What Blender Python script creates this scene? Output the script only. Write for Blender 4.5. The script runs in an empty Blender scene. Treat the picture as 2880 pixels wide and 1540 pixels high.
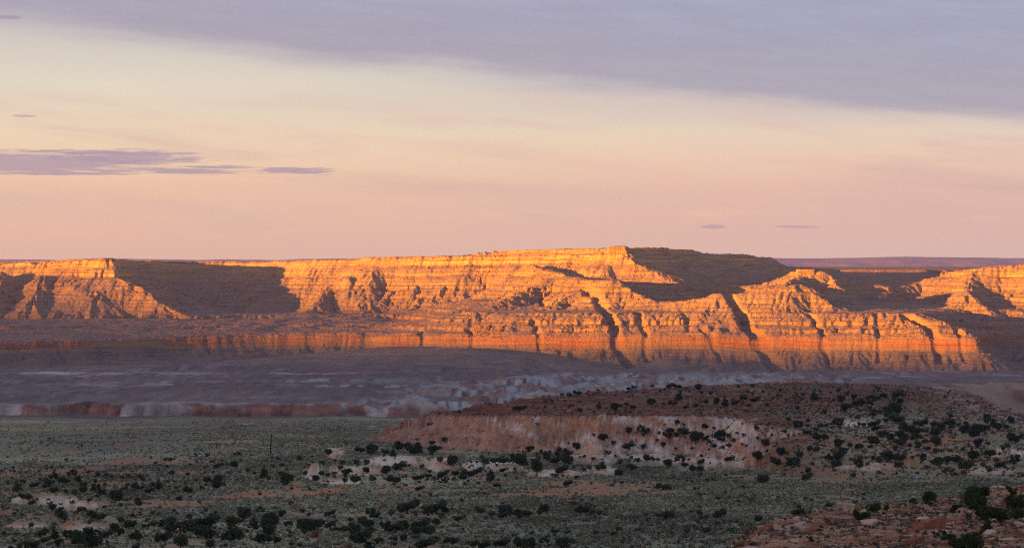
import bpy, math, random, time
import numpy as np
T0 = time.time()
S = bpy.context.scene
R = math.radians
F = 6775.0          # focal length in pixels of the 2880 px wide photograph
UC, VH = 1440.0, 735.0   # image centre column, eye-level row
# ------------------------------------------------------------------ camera
cam = bpy.data.cameras.new('camera'); camo = bpy.data.objects.new('camera', cam)
S.collection.objects.link(camo); S.camera = camo
cam.sensor_width = 36; cam.lens = F / 2880 * 36
camo.location = (0, 0, 0); camo.rotation_euler = (R(90), 0, 0)
cam.shift_y = -(770 - VH) / 2880
cam.clip_start = 1; cam.clip_end = 200000
# ------------------------------------------------------------------ light
SUN_AZ, SUN_EL = 57.0, 2.6       # travel direction: degrees right of the view axis, elevation
sun = bpy.data.lights.new('sun', 'SUN'); suno = bpy.data.objects.new('sun', sun); S.collection.objects.link(suno)
sun.energy = 5.0; sun.angle = R(0.5); sun.color = (1.0, 0.395, 0.03)
suno.rotation_euler = (R(90 - SUN_EL), 0, R(-SUN_AZ))
S.view_settings.view_transform = 'Standard'; S.view_settings.look = 'None'
S.view_settings.gamma = 1; S.view_settings.exposure = 2.55
S.view_settings.use_curve_mapping = False
EXPO = 2.55
S.cycles.use_denoising = False; S.cycles.pixel_filter_type = 'BLACKMAN_HARRIS'; S.cycles.filter_width = 1.15
def lin(c):
    return tuple(((v / 255) / 12.92 if v / 255 <= .04045 else ((v / 255 + .055) / 1.055) ** 2.4) for v in c)

class NT:
    def __init__(s, tree):
        s.t = tree; s.n = tree.nodes; s.l = tree.links
    def add(s, k, **kw):
        n = s.n.new(k)
        for a, b in kw.items(): setattr(n, a, b)
        return n
    def put(s, sock, v):
        if hasattr(v, 'links') or isinstance(v, bpy.types.NodeSocket): s.l.new(v, sock)
        elif isinstance(v, (tuple, list)):
            sock.default_value = tuple(v) + ((1,) if len(v) == 3 and len(sock.default_value) == 4 else ())
        else: sock.default_value = v
    def m(s, op, a, b=None, c=None, clamp=False):
        n = s.add('ShaderNodeMath', operation=op, use_clamp=clamp)
        for i, v in enumerate((a, b, c)):
            if v is not None: s.put(n.inputs[i], v)
        return n.outputs[0]
    def mix(s, f, a, b, blend='MIX'):
        n = s.add('ShaderNodeMix', data_type='RGBA', blend_type=blend)
        s.put(n.inputs[0], f); s.put(n.inputs[6], a); s.put(n.inputs[7], b)
        return n.outputs[2]
    def ss(s, x, a, b):
        n = s.add('ShaderNodeMapRange', interpolation_type='SMOOTHSTEP')
        s.put(n.inputs[0], x); s.put(n.inputs[1], a); s.put(n.inputs[2], b)
        return n.outputs[0]
    def comb(s, x, y, z):
        n = s.add('ShaderNodeCombineXYZ')
        for i, v in enumerate((x, y, z)): s.put(n.inputs[i], v)
        return n.outputs[0]
    def noise(s, vec, scale=1, det=4, rough=.5, dist=0):
        n = s.add('ShaderNodeTexNoise'); s.put(n.inputs['Vector'], vec)
        n.inputs['Scale'].default_value = scale; n.inputs['Detail'].default_value = det
        n.inputs['Roughness'].default_value = rough; n.inputs['Distortion'].default_value = dist
        return n.outputs['Fac']
    def ramp(s, f, pts, interp='LINEAR'):
        n = s.add('ShaderNodeValToRGB'); s.put(n.inputs[0], f)
        cr = n.color_ramp; cr.interpolation = interp
        while len(cr.elements) < len(pts): cr.elements.new(0.5)
        for e, (p, c) in zip(cr.elements, pts):
            e.position = p; e.color = tuple(c) + (1,)
        return n.outputs[0]

# ------------------------------------------------------------------ sky
W = bpy.data.worlds.new('World'); S.world = W; W.use_nodes = True
def build_sky():
    W.node_tree.nodes.clear(); g = NT(W.node_tree)
    out = g.add('ShaderNodeOutputWorld'); bg = g.add('ShaderNodeBackground')
    g.l.new(bg.outputs[0], out.inputs[0])
    sky = g.add('ShaderNodeTexSky', sky_type='NISHITA'); sky.sun_disc = False
    sky.sun_elevation = R(SUN_EL); sky.sun_rotation = R(SUN_AZ + 180)
    nish = g.mix(1.0, sky.outputs[0], (.10, .10, .10), 'MULTIPLY')
    tc = g.add('ShaderNodeTexCoord'); sp = g.add('ShaderNodeSeparateXYZ'); g.l.new(tc.outputs['Generated'], sp.inputs[0])
    X, Y, Z = sp.outputs
    el = g.m('MULTIPLY', g.m('ARCSINE', Z), 180 / math.pi)             # elevation in degrees
    az = g.m('MULTIPLY', g.m('ARCTAN2', X, Y), 180 / math.pi)          # azimuth in degrees, 0 ahead
    k = F * math.pi / 180                                              # photo pixels per degree
    fe = lambda v: (VH - v) / k
    fa = lambda u: (u - UC) / k
    # clear twilight gradient behind thin cloud; slightly pinker to the right
    e01 = g.m('DIVIDE', el, 10.0, clamp=True)
    P = lambda v: fe(v) / 10
    left = g.ramp(e01, [(0, lin((214, 168, 163))), (P(640), lin((222, 176, 162))), (P(520), lin((229, 190, 167))), (P(380), lin((226, 206, 178))),
                        (P(240), lin((220, 212, 193))), (P(120), lin((208, 202, 192))), (P(0), lin((186, 182, 194))), (1, lin((168, 170, 192)))])
    right = g.ramp(e01, [(0, lin((210, 172, 176))), (P(640), lin((216, 173, 172))), (P(520), lin((224, 182, 174))), (P(430), lin((226, 194, 178))),
                         (P(370), lin((220, 203, 187))), (P(300), lin((198, 186, 184))), (P(0), lin((164, 170, 192))), (1, lin((150, 160, 188)))])
    col = g.mix(g.ss(az, -10.0, 12.0), left, right)
    # warp for cloud edges
    v1 = g.comb(g.m('MULTIPLY', az, .11), g.m('MULTIPLY', g.m('ADD', el, g.m('MULTIPLY', az, .075)), .9), 0.0)
    n1 = g.noise(v1, 1.3, 5, .55, .3)
    v2 = g.comb(g.m('MULTIPLY', az, .35), g.m('MULTIPLY', g.m('ADD', el, g.m('MULTIPLY', az, .06)), 3.2), 4.0)
    n2 = g.noise(v2, 1.2, 6, .6, .4)
    # faint mauve and pink veils lying along the slope of the deck
    mid = g.m('MULTIPLY', g.ss(el, .1, 1.2), g.m('SUBTRACT', 1.0, g.ss(el, 2.6, 4.6)))
    col = g.mix(g.m('MULTIPLY', g.m('MULTIPLY', g.ss(n1, .47, .72), mid), .75), col, lin((205, 172, 170)))
    col = g.mix(g.m('MULTIPLY', g.m('MULTIPLY', g.ss(n2, .52, .75), mid), .40), col, lin((238, 190, 165)))
    # the mauve-grey veil that reaches from the dark cloud to the right
    def streak(u0, v0, su, sv, tilt=0.0, edge=.35, amp=.9, base=1.0):
        a = g.m('SUBTRACT', az, fa(u0)); e = g.m('SUBTRACT', g.m('SUBTRACT', el, fe(v0)), g.m('MULTIPLY', a, tilt))
        d = g.m('ADD', g.m('POWER', g.m('ABSOLUTE', g.m('DIVIDE', a, su / k)), 2.0), g.m('POWER', g.m('ABSOLUTE', g.m('DIVIDE', e, sv / k)), 2.0))
        vv = g.comb(g.m('MULTIPLY', a, .45), g.m('MULTIPLY', e, 6.5), u0 * .01)
        n = g.noise(vv, 1.6, 6, .62, .8); v3 = g.comb(g.m('MULTIPLY', a, 1.6), g.m('MULTIPLY', e, 22.0), v0 * .01)
        f = g.m('ADD', g.m('SUBTRACT', base, d), g.m('ADD', g.m('MULTIPLY', g.m('SUBTRACT', n, .5), amp * 3), g.m('MULTIPLY', g.m('SUBTRACT', g.noise(v3, 1.0, 4, .6), .5), amp * 2.4)))
        return g.ss(f, 0.0, edge)
    col = g.mix(g.m('MULTIPLY', streak(1300, 530, 900, 40, -.06, 1.4, .5), .50), col, lin((206, 172, 168)))
    col = g.mix(g.m('MULTIPLY', streak(1350, 425, 500, 28, -.10, 1.4, .5), .35), col, lin((214, 182, 172)))
    col = g.mix(g.m('MULTIPLY', streak(1750, 470, 420, 22, -.10, 1.4, .6), .40), col, lin((236, 192, 168)))
    col = g.mix(g.m('MULTIPLY', streak(350, 345, 600, 30, -.05, 1.4, .5), .35), col, lin((226, 196, 172)))
    # big cloud deck: lower edge falls to the right
    edge = g.m('ADD', g.m('MULTIPLY', az, -.090), fe(243))
    h = g.m('SUBTRACT', el, edge)
    h = g.m('ADD', h, g.m('MULTIPLY', g.m('SUBTRACT', n1, .5), 1.1))
    h = g.m('ADD', h, g.m('MULTIPLY', g.m('SUBTRACT', n2, .5), .25))
    deck = g.mix(g.ss(az, -6, 12), lin((163, 163, 178)), lin((157, 162, 178)))
    deck = g.mix(g.ss(h, .5, 2.6), deck, lin((162, 170, 192)))
    deck = g.mix(g.m('MULTIPLY', g.ss(n2, .35, .65), .5), deck, lin((152, 154, 172)))
    soft = g.mix(g.ss(az, -11, -2), (.95,) * 3, (.48,) * 3)
    s2 = g.add('ShaderNodeSeparateColor'); g.l.new(soft, s2.inputs[0])
    mr = g.add('ShaderNodeMapRange', interpolation_type='SMOOTHSTEP'); g.l.new(h, mr.inputs[0]); mr.inputs[1].default_value = -.15
    g.l.new(s2.outputs[0], mr.inputs[2])
    col = g.mix(g.m('MULTIPLY', mr.outputs[0], .93), col, deck)
    # low dark streak clouds
    dk = lin((142, 134, 162))
    for a in ((240, 432, 300, 7, -.01, .9, .9), (620, 472, 130, 6, -.01, .9, .9), (160, 492, 260, 6, 0, .9, .9), (100, 466, 430, 32, -.005, .8, .6), (380, 446, 240, 26, 0, .8, .7), (520, 484, 190, 10, -.01, .8, .8), (835, 482, 150, 12, -.01, .8, .8), (2005, 637, 42, 7, 0, .6, .4),
              (2240, 638, 70, 4, -.01, .7, .4), (40, 66, 50, 7, 0, .7, .4), (85, 335, 40, 4, -.02, .7, .4), (0, 330, 24, 5, 0, .7, .4)):
        col = g.mix(g.m('MULTIPLY', streak(*a), .85 if a[2] > 100 else .55), col, dk)
    # brighter warm horizon glow towards the sun, behind the camera
    cosd = g.m('COSINE', g.m('MULTIPLY', g.m('SUBTRACT', az, SUN_AZ - 180), math.pi / 180))
    glow = g.m('MULTIPLY', g.ss(cosd, .5, 1.0), g.m('SUBTRACT', 1.0, g.ss(el, 2.0, 14.0)))
    col = g.mix(glow, col, (1.3, .75, .42))
    # the cloud veil thins overhead to clear blue sky
    cov = g.m('SUBTRACT', 1.0, g.m('MULTIPLY', g.ss(el, 9.0, 35.0), .55))
    up = g.mix(.12, nish, (.16, .215, .74)); up = g.mix(1.0, up, (2 ** (1.5 - EXPO),) * 3, 'MULTIPLY')
    scale = 1.10 * 2 ** -EXPO
    col = g.mix(1.0, col, (scale,) * 3, 'MULTIPLY')
    up = g.mix(g.ss(el, -2, 0), (.12, .08, .07), up)
    col = g.mix(1.0, col, g.ramp(g.m('DIVIDE', el, 8.0, clamp=True), [(0, (1.54, 1.74, 1.23)), (.25, (1.38, 1.53, 1.20)), (.42, (1.17, 1.24, 1.16)), (.68, (.97, 1.03, 1.04)), (1, (.97, 1.02, 1.03))]), 'MULTIPLY')
    fin = g.mix(cov, up, col)
    fin = g.mix(g.ss(el, -1.2, -.4), (.10, .075, .07), fin)
    g.l.new(fin, bg.inputs[0]); bg.inputs[1].default_value = 1.0
build_sky()

# ------------------------------------------------------------------ numpy noise
rs = np.random.RandomState(7)
PERM = rs.permutation(256).astype(np.int32); PERM = np.concatenate([PERM, PERM, PERM])
GA = np.stack([np.cos(np.arange(256) * 2.39996), np.sin(np.arange(256) * 2.39996)], 1).astype(np.float32)
def gn(x, y, seed=0):
    xi = np.floor(x).astype(np.int32); yi = np.floor(y).astype(np.int32)
    xf = (x - xi).astype(np.float32); yf = (y - yi).astype(np.float32)
    u = xf * xf * xf * (xf * (xf * 6 - 15) + 10); v = yf * yf * yf * (yf * (yf * 6 - 15) + 10)
    def c(dx, dy):
        h = PERM[(PERM[(xi + dx + seed * 17) & 255] + yi + dy + seed * 31) & 255]
        return GA[h, 0] * (xf - dx) + GA[h, 1] * (yf - dy)
    a = c(0, 0); b = c(1, 0); d = c(0, 1); e = c(1, 1)
    return (a + u * (b - a) + v * (d - a + u * (a - b - d + e))) * 1.5
def fbm(x, y, o=4, seed=0, g=.5):
    s = 0; a = 1; f = 1; t = 0
    for i in range(o):
        s = s + a * gn(x * f, y * f, seed + i * 3); t += a; a *= g; f *= 2.03
    return s / t
def ridged(x, y, o=4, seed=0, g=.5):
    s = 0; a = 1; f = 1; t = 0
    for i in range(o):
        s = s + a * (1 - np.abs(gn(x * f, y * f, seed + i * 3)) * 2); t += a; a *= g; f *= 2.03
    return s / t
def sst(x, a, b):
    t = np.clip((x - a) / (b - a), 0, 1); return t * t * (3 - 2 * t)
def smax(a, b, k):
    h = np.clip(.5 + .5 * (a - b) / k, 0, 1)
    return b + (a - b) * h + k * h * (1 - h)
def erosion(x, y, Z, dZdx, dZdy, wl, seed, norm=.35):
    """gullies of wavelength wl running down the slope of Z; returns about -1..1 times a slope factor"""
    g = np.sqrt(dZdx ** 2 + dZdy ** 2) + 1e-6
    st = np.clip(g / norm, 0, 1.3)
    ax, ay = -dZdy / g, dZdx / g
    cell = wl * 1.15
    px, py = x / cell, y / cell
    ix = np.floor(px).astype(np.int32); iy = np.floor(py).astype(np.int32)
    fx = (px - ix).astype(np.float32); fy = (py - iy).astype(np.float32)
    num = 0; den = 1e-5
    k = 2 * math.pi * cell / wl
    for i in range(-1, 3):
        for j in range(-1, 3):
            h = PERM[(PERM[(ix + i + seed * 13) & 255] + iy + j + seed * 29) & 255]
            h2 = PERM[h + 57]
            qx = i + (h / 256. - .5) * .9 - fx + .0; qy = j + (h2 / 256. - .5) * .9 - fy
            d = qx * qx + qy * qy
            w = np.exp(-2.2 * d)
            num = num + w * np.cos(k * (qx * ax + qy * ay) + h * .1)
            den = den + w
    return num / den * st
def grads(Z, s, Y):
    """world gradient on a fan grid: rows Y, columns s (x = s*Y)"""
    Zs = np.gradient(Z, s, axis=1); ZY = np.gradient(Z, Y, axis=0)
    Zx = Zs / Y[:, None]
    return Zx, ZY - s[None, :] * Zx
def seg_fields(x, y, pts):
    """distance to polyline, height there; pts rows (x,y,z)"""
    bd = np.full(x.shape, 1e12, np.float32); bz = np.zeros(x.shape, np.float32)
    for (x0, y0, z0), (x1, y1, z1) in zip(pts[:-1], pts[1:]):
        dx, dy = x1 - x0, y1 - y0; L = dx * dx + dy * dy + 1e-9
        t = np.clip(((x - x0) * dx + (y - y0) * dy) / L, 0, 1)
        d = (x - x0 - t * dx) ** 2 + (y - y0 - t * dy) ** 2
        m = d < bd
        bd = np.where(m, d, bd); bz = np.where(m, z0 + t * (z1 - z0), bz)
    return np.sqrt(bd), bz
def inside(x, y, poly):
    r = np.zeros(x.shape, bool); n = len(poly)
    for i in range(n):
        x0, y0 = poly[i][:2]; x1, y1 = poly[(i + 1) % n][:2]
        if y0 == y1: continue
        r ^= ((y0 > y) != (y1 > y)) & (x < (x1 - x0) * (y - y0) / (y1 - y0) + x0)
    return r
def W3(u, v, Y): return ((u - UC) / F * Y, float(Y), -(v - VH) / F * Y)
def blur(a, n=1):
    for _ in range(n):
        b = a.copy(); b[1:-1] = (a[:-2] + 2 * a[1:-1] + a[2:]) / 4; a = b
        b = a.copy(); b[:, 1:-1] = (a[:, :-2] + 2 * a[:, 1:-1] + a[:, 2:]) / 4; a = b
    return a
def up(Zc, sc, Yc, s, Y):
    """bilinear resample from coarse grid to fine grid"""
    def ix(c, f):
        i = np.clip(np.searchsorted(c, f) - 1, 0, len(c) - 2); return i, ((f - c[i]) / (c[i + 1] - c[i])).astype(np.float32)
    i, a = ix(Yc, Y); j, b = ix(sc, s)
    r = Zc[i] * (1 - a)[:, None] + Zc[i + 1] * a[:, None]
    return r[:, j] * (1 - b) + r[:, j + 1] * b

# ------------------------------------------------------------------ mesh helpers
def link(o, parent=None):
    S.collection.objects.link(o)
    if parent is not None: o.parent = parent
    return o
def mesh_np(name, V, Fq, mat, col=None, smooth=True, attrs=None):
    me = bpy.data.meshes.new(name); n = len(Fq); k = Fq.shape[1]
    me.vertices.add(len(V)); me.vertices.foreach_set('co', np.ascontiguousarray(V, np.float32).ravel())
    me.loops.add(n * k); me.loops.foreach_set('vertex_index', np.ascontiguousarray(Fq, np.int32).ravel())
    me.polygons.add(n); me.polygons.foreach_set('loop_start', np.arange(0, n * k, k, dtype=np.int32))
    me.polygons.foreach_set('loop_total', np.full(n, k, np.int32))
    me.polygons.foreach_set('use_smooth', np.full(n, smooth, bool))
    me.update(calc_edges=True)
    if col is not None:
        a = me.attributes.new('albedo', 'FLOAT_COLOR', 'POINT')
        c = np.ones((len(V), 4), np.float32); c[:, :3] = col
        a.data.foreach_set('color', c.ravel())
    for nm, val in (attrs or {}).items():
        a = me.attributes.new(nm, 'FLOAT', 'POINT'); a.data.foreach_set('value', np.ascontiguousarray(val, np.float32).ravel())
    if mat: me.materials.append(mat)
    return me
def grid_faces(nr, nc, mask=None):
    i = np.arange(nr * nc, dtype=np.int32).reshape(nr, nc)
    q = np.stack([i[:-1, :-1], i[:-1, 1:], i[1:, 1:], i[1:, :-1]], -1)
    q = q[mask] if mask is not None else q.reshape(-1, 4)
    return q
def compact(V, Q, *arrs):
    used = np.zeros(len(V), bool); used[Q.ravel()] = True
    idx = np.cumsum(used) - 1
    return V[used], idx[Q].astype(np.int32), [a[used] for a in arrs]
def obj(name, me, parent=None, kind=None, **props):
    o = bpy.data.objects.new(name, me); link(o, parent)
    if kind: o['kind'] = kind
    for k, v in props.items(): o[k] = v
    return o

# ------------------------------------------------------------------ materials
def new_mat(name):
    m = bpy.data.materials.new(name); m.use_nodes = True; m.node_tree.nodes.clear()
    g = NT(m.node_tree); o = g.add('ShaderNodeOutputMaterial'); b = g.add('ShaderNodeBsdfPrincipled')
    g.l.new(b.outputs[0], o.inputs[0]); b.inputs['Roughness'].default_value = .95
    b.inputs['Specular IOR Level'].default_value = .15
    return m, g, b
def mesa_material():
    m, g, b = new_mat('layered_sandstone')
    geo = g.add('ShaderNodeNewGeometry'); sp = g.add('ShaderNodeSeparateXYZ'); g.l.new(geo.outputs['Position'], sp.inputs[0])
    X, Y, Z = sp.outputs
    at = g.add('ShaderNodeAttribute', attribute_name='zs'); zs0 = at.outputs['Fac']
    gy = g.add('ShaderNodeAttribute', attribute_name='talus').outputs['Fac']
    w = g.noise(geo.outputs['Position'], .012, 3, .5)
    zs = g.m('ADD', zs0, g.m('MULTIPLY', g.m('SUBTRACT', w, .5), 9.0))
    # fine strata: noise squeezed along height
    def strata(fz, fx, seed, det=3):
        return g.noise(g.comb(g.m('MULTIPLY', X, fx), g.m('MULTIPLY', Y, fx), g.m('ADD', g.m('MULTIPLY', zs, fz), seed)), 1.0, det, .6)
    s1 = strata(.11, .0012, 3); s2 = strata(.38, .004, 11); s3 = strata(1.3, .006, 27, 2)
    t = g.m('ADD', g.m('ADD', g.m('MULTIPLY', s1, .45), g.m('MULTIPLY', s2, .35)), g.m('MULTIPLY', s3, .2))
    c = g.ramp(t, [(.32, (.20, .105, .065)), (.42, (.36, .215, .115)), (.48, (.50, .33, .16)), (.53, (.30, .165, .09)), (.58, (.44, .28, .14)), (.68, (.58, .41, .20))])
    # brighter yellow caprock high up, redder below
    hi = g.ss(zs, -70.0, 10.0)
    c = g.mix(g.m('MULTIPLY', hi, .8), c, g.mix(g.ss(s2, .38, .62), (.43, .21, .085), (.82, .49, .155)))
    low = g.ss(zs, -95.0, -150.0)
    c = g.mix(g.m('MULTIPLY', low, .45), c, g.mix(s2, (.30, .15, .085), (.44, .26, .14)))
    # red cliff band
    wr = g.noise(geo.outputs['Position'], .006, 5, .6)
    zr = g.m('ADD', zs0, g.m('MULTIPLY', g.m('SUBTRACT', wr, .5), 22.0))
    red = g.m('MULTIPLY', g.ss(zr, -190.0, -186.0), g.m('SUBTRACT', 1.0, g.ss(zr, -168.0, -163.0)))
    redc = g.mix(g.ss(s2, .4, .6), (.36, .12, .05), (.46, .20, .10))
    c = g.mix(g.m('MULTIPLY', red, g.m('MULTIPLY_ADD', g.ss(wr, .40, .58), .65, .15)), c, redc)
    # grey shale skirt below it
    gr = g.m('SUBTRACT', 1.0, g.ss(zr, -200.0, -188.0))
    n3 = g.noise(g.comb(g.m('MULTIPLY', X, .02), g.m('MULTIPLY', Y, .006), g.m('MULTIPLY', zs, .03)), 1.0, 5, .6)
    grc = g.ramp(n3, [(.35, (.245, .17, .125)), (.5, (.30, .215, .15)), (.65, (.34, .215, .15))])
    c = g.mix(gr, c, grc)
    # debris slopes: duller and browner, speckled with boulders and brush
    n4 = g.noise(geo.outputs['Position'], .09, 5, .62)
    tal = g.mix(g.ss(n4, .35, .65), (.25, .165, .13), (.37, .25, .185))
    c = g.mix(g.m('MULTIPLY', g.m('MULTIPLY', gy, g.m('SUBTRACT', 1.0, gr)), .65), c, tal)
    n5 = g.noise(geo.outputs['Position'], .28, 3, .6)
    spk = g.m('MULTIPLY', g.ss(n5, .60, .68), g.ss(g.noise(geo.outputs['Position'], .008, 3, .5), .40, .62))
    c = g.mix(g.m('MULTIPLY', spk, .7), c, (.13, .085, .06))
    n6 = g.noise(geo.outputs['Position'], .5, 4, .65)
    c = g.mix(1.0, c, g.ramp(n6, [(.25, (.72, .72, .74)), (.75, (1.22, 1.2, 1.18))]), 'MULTIPLY')
    c = g.mix(1.0, c, g.ramp(s3, [(.36, (.74, .72, .72)), (.62, (1.18, 1.18, 1.16))]), 'MULTIPLY')
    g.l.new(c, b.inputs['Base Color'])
    # bump: vertical joints and rubble
    nv = g.noise(g.comb(g.m('MULTIPLY', X, .16), g.m('MULTIPLY', Y, .16), g.m('MULTIPLY', Z, .035)), 1.0, 4, .6)
    nr = g.noise(geo.outputs['Position'], .22, 5, .65)
    nb = g.noise(g.comb(g.m('MULTIPLY', X, .01), g.m('MULTIPLY', Y, .01), g.m('MULTIPLY', zs, .55)), 1.0, 3, .6)
    hgt = g.m('ADD', g.m('ADD', g.m('MULTIPLY', nv, 5.0), g.m('MULTIPLY', nr, 3.0)), g.m('MULTIPLY', nb, 2.0))
    bp = g.add('ShaderNodeBump'); bp.inputs['Strength'].default_value = .85; bp.inputs['Distance'].default_value = 1.0
    g.l.new(hgt, bp.inputs['Height']); g.l.new(bp.outputs[0], b.inputs['Normal'])
    return m
def ground_material():
    m, g, b = new_mat('desert_ground')
    geo = g.add('ShaderNodeNewGeometry'); pos = geo.outputs['Position']
    at = g.add('ShaderNodeAttribute', attribute_name='albedo')
    n1 = g.noise(pos, .35, 6, .65); n2 = g.noise(pos, 1.6, 5, .65)
    c = g.mix(1.0, at.outputs['Color'], g.ramp(n1, [(.3, (.70, .72, .76)), (.7, (1.28, 1.25, 1.2))]), 'MULTIPLY')
    c = g.mix(1.0, c, g.ramp(n2, [(.3, (.68, .68, .70)), (.7, (1.30, 1.30, 1.28))]), 'MULTIPLY')
    g.l.new(c, b.inputs['Base Color'])
    hgt = g.m('ADD', g.m('MULTIPLY', n1, 1.6), g.m('MULTIPLY', n2, .45))
    bp = g.add('ShaderNodeBump'); bp.inputs['Strength'].default_value = .8; bp.inputs['Distance'].default_value = 1.0
    g.l.new(hgt, bp.inputs['Height']); g.l.new(bp.outputs[0], b.inputs['Normal'])
    return m
M_MESA = mesa_material(); M_GROUND = ground_material()

# ================================================================== MESA COUNTRY
def mesa_country():
    s = np.linspace(-.285, .285, 1480).astype(np.float64); Y = np.concatenate([np.arange(4850, 6900, 2.1), np.arange(6900, 8200, 5.0)])
    sc = np.linspace(-.285, .285, 371); Yc = np.arange(4850, 8210, 8.0)
    def crd(s, Y):
        y = np.repeat(Y[:, None], len(s), 1); return (y * s[None, :]), y
    xc, yc = crd(sc, Yc)
    # domain warp makes every drawn outline wander
    wx = xc + 18 * fbm(xc / 330, yc / 330, 3, 5) * 1.0; wy = yc + 30 * fbm(xc / 300 + 9, yc / 300, 3, 8)
    wx = wx.astype(np.float32); wy = wy.astype(np.float32)
    H = np.full(xc.shape, -900., np.float32)
    def prof(d, steep=.60, con=.00045):
        # distance -> drop: debris slope that eases towards its foot
        return steep * d / (1 + con * d)
    # --- upper plateau
    P1 = [(-500, 741, 6700), (-120, 739, 6560), (60, 737, 6520), (180, 735, 6480), (300, 726, 6420), (322, 725, 6450), (335, 727, 6620), (390, 732, 6860), (520, 734, 7000), (640, 735, 6980),
          (740, 735, 6830), (800, 733, 6730), (900, 729, 6660), (1010, 725, 6600), (1060, 723, 6540), (1200, 720, 6500), (1350, 716, 6440), (1480, 714, 6370), (1620, 713, 6270), (1700, 710, 6180),
          (1716, 696, 6120), (1735, 694, 6085), (1757, 694, 6070), (1766, 695, 6120), (1790, 696, 6260), (1880, 696, 6700), (1960, 702, 6950), (2095, 714, 7350)]
    P1w = [W3(*p) for p in P1]
    poly = [p[:2] for p in P1w] + [(900, 8600), (-3500, 8600)]
    def plateau(P, poly, steep=.60, cap=10, con=.00045, tilt=.012, spur=0.0, seed=40):
        d, z = seg_fields(wx, wy, P); ins = inside(wx, wy, poly)
        if spur:
            n = ridged(xc / 190, yc / 420, 3, seed) - .45
            d = np.maximum(d + spur * -n * sst(d, 10, 120), 0)
        out = z - cap * sst(d, 0, 7) - prof(np.maximum(d - 4, 0), steep, con)
        return np.where(ins, z - tilt * np.minimum(d, 400), out)
    H = np.maximum(H, plateau(P1w, poly, .66, 14, con=.0010, spur=46))
    # lower step of the shaded mesa behind
    Pb = [W3(*p) for p in ((1990, 722, 7200), (2100, 722, 7450), (2172, 723, 7700), (2180, 730, 7750))]
    Pb2 = [W3(*p) for p in ((2150, 745, 7500), (2230, 750, 7650), (2352, 755, 7800), (2360, 756, 8100))]
    H = np.maximum(H, plateau(Pb, [p[:2] for p in Pb] + [(700, 8500)], .6, 8))
    H = np.maximum(H, plateau(Pb2, [p[:2] for p in Pb2] + [(700, 8500)], .6, 8))
    # right-hand mesa
    P4 = [W3(*p) for p in ((2655, 765, 5930), (2700, 761, 5860), (2745, 757, 5820), (2795, 743, 5790), (2880, 741, 5760), (3000, 740, 5700), (3300, 738, 5500))]
    H = np.maximum(H, plateau(P4, [p[:2] for p in P4] + [(1900, 6500), (1350, 6500)], .60, 6, spur=20, seed=51))
    # --- ridges
    def ridge(pts, steep=.60, w=6, con=.0006, k=6):
        nonlocal H
        d, z = seg_fields(wx, wy, [W3(*p) for p in pts])
        H = smax(H, (z - prof(np.maximum(d - w, 0), steep, con)).astype(np.float32), k)
    # B: crest from the block down to the saddle, the knob and the right-hand mesa
    ridge(((1757, 715, 6060), (1791, 736, 6010), (1847, 760, 5960), (1905, 779, 5920), (1957, 798, 5900), (1992, 804, 5900), (2079, 803, 5900), (2160, 792, 5890), (2215, 773, 5890)))
    ridge(((2232, 764, 5890), (2290, 758, 5890), (2335, 768, 5880)), .85, 16)
    ridge(((2335, 780, 5870), (2370, 792, 5870), (2468, 797, 5870), (2508, 808, 5890), (2581, 796, 5920), (2655, 766, 5920)))
    # knob to near crest
    ridge(((2250, 775, 5870), (2200, 795, 5740), (2165, 805, 5620), (2150, 812, 5540)))
    ridge(((2335, 775, 5860), (2365, 815, 5760), (2400, 845, 5680)), .7)
    ridge(((1847, 762, 5950), (1930, 800, 5830), (1972, 832, 5760)), .7)
    # C: near crest
    ridge(((1500, 742, 6240), (1570, 766, 6060), (1650, 782, 5880), (1712, 782, 5740), (1730, 785, 5715)), .62, 10)
    ridge(((1730, 788, 5710), (1786, 821, 5640), (1815, 834, 5600), (1861, 843, 5570), (1905, 846, 5545), (1977, 837, 5520), (2020, 823, 5505), (2040, 821, 5500)), .62)
    ridge(((2040, 824, 5495), (2120, 812, 5490), (2180, 803, 5480), (2247, 799, 5470), (2282, 817, 5450), (2328, 846, 5420), (2401, 880, 5370), (2485, 889, 5320)), .62, 12)
    ridge(((2485, 891, 5310), (2560, 894, 5270), (2596, 897, 5245), (2625, 912, 5225), (2691, 918, 5180), (2700, 922, 5170)), .62, 14)
    ridge(((2500, 800, 5880), (2460, 850, 5700), (2440, 880, 5560)), .6)
    # descending spurs on the long face and in the alcove
    for sp in (((318, 728, 6440), (325, 765, 6370), (345, 782, 6330), (390, 802, 6290), (440, 845, 6200), (520, 893, 6080)),
               ((240, 755, 6450), (248, 790, 6380), (230, 800, 6360)), ((190, 790, 6400), (232, 830, 6310), (252, 870, 6230), (300, 905, 6120)),
               ((760, 745, 6760), (750, 800, 6640), (725, 845, 6500), (700, 885, 6380)),
               ((930, 800, 6470), (905, 845, 6350), (850, 890, 6200)), ((985, 775, 6490), (1000, 850, 6330), (1030, 895, 6190)),
               ((1150, 795, 6420), (1165, 850, 6290), (1130, 890, 6150)), ((1240, 805, 6370), (1270, 860, 6220)),
               ((2745, 762, 5800), (2720, 800, 5700), (2715, 830, 5600), (2790, 890, 5480)), ((2745, 762, 5800), (2795, 800, 5730), (2850, 850, 5640), (2880, 880, 5560)),
               ((2880, 745, 5750), (2900, 800, 5650), (2960, 860, 5540)), ((0, 760, 6440), (-20, 850, 6260)), ((120, 770, 6420), (90, 850, 6230))):
        ridge(sp, .60, 4)
    ridge(((1560, 772, 6060), (1500, 803, 5960), (1440, 832, 5850), (1390, 864, 5760)), .44, 8)
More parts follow.
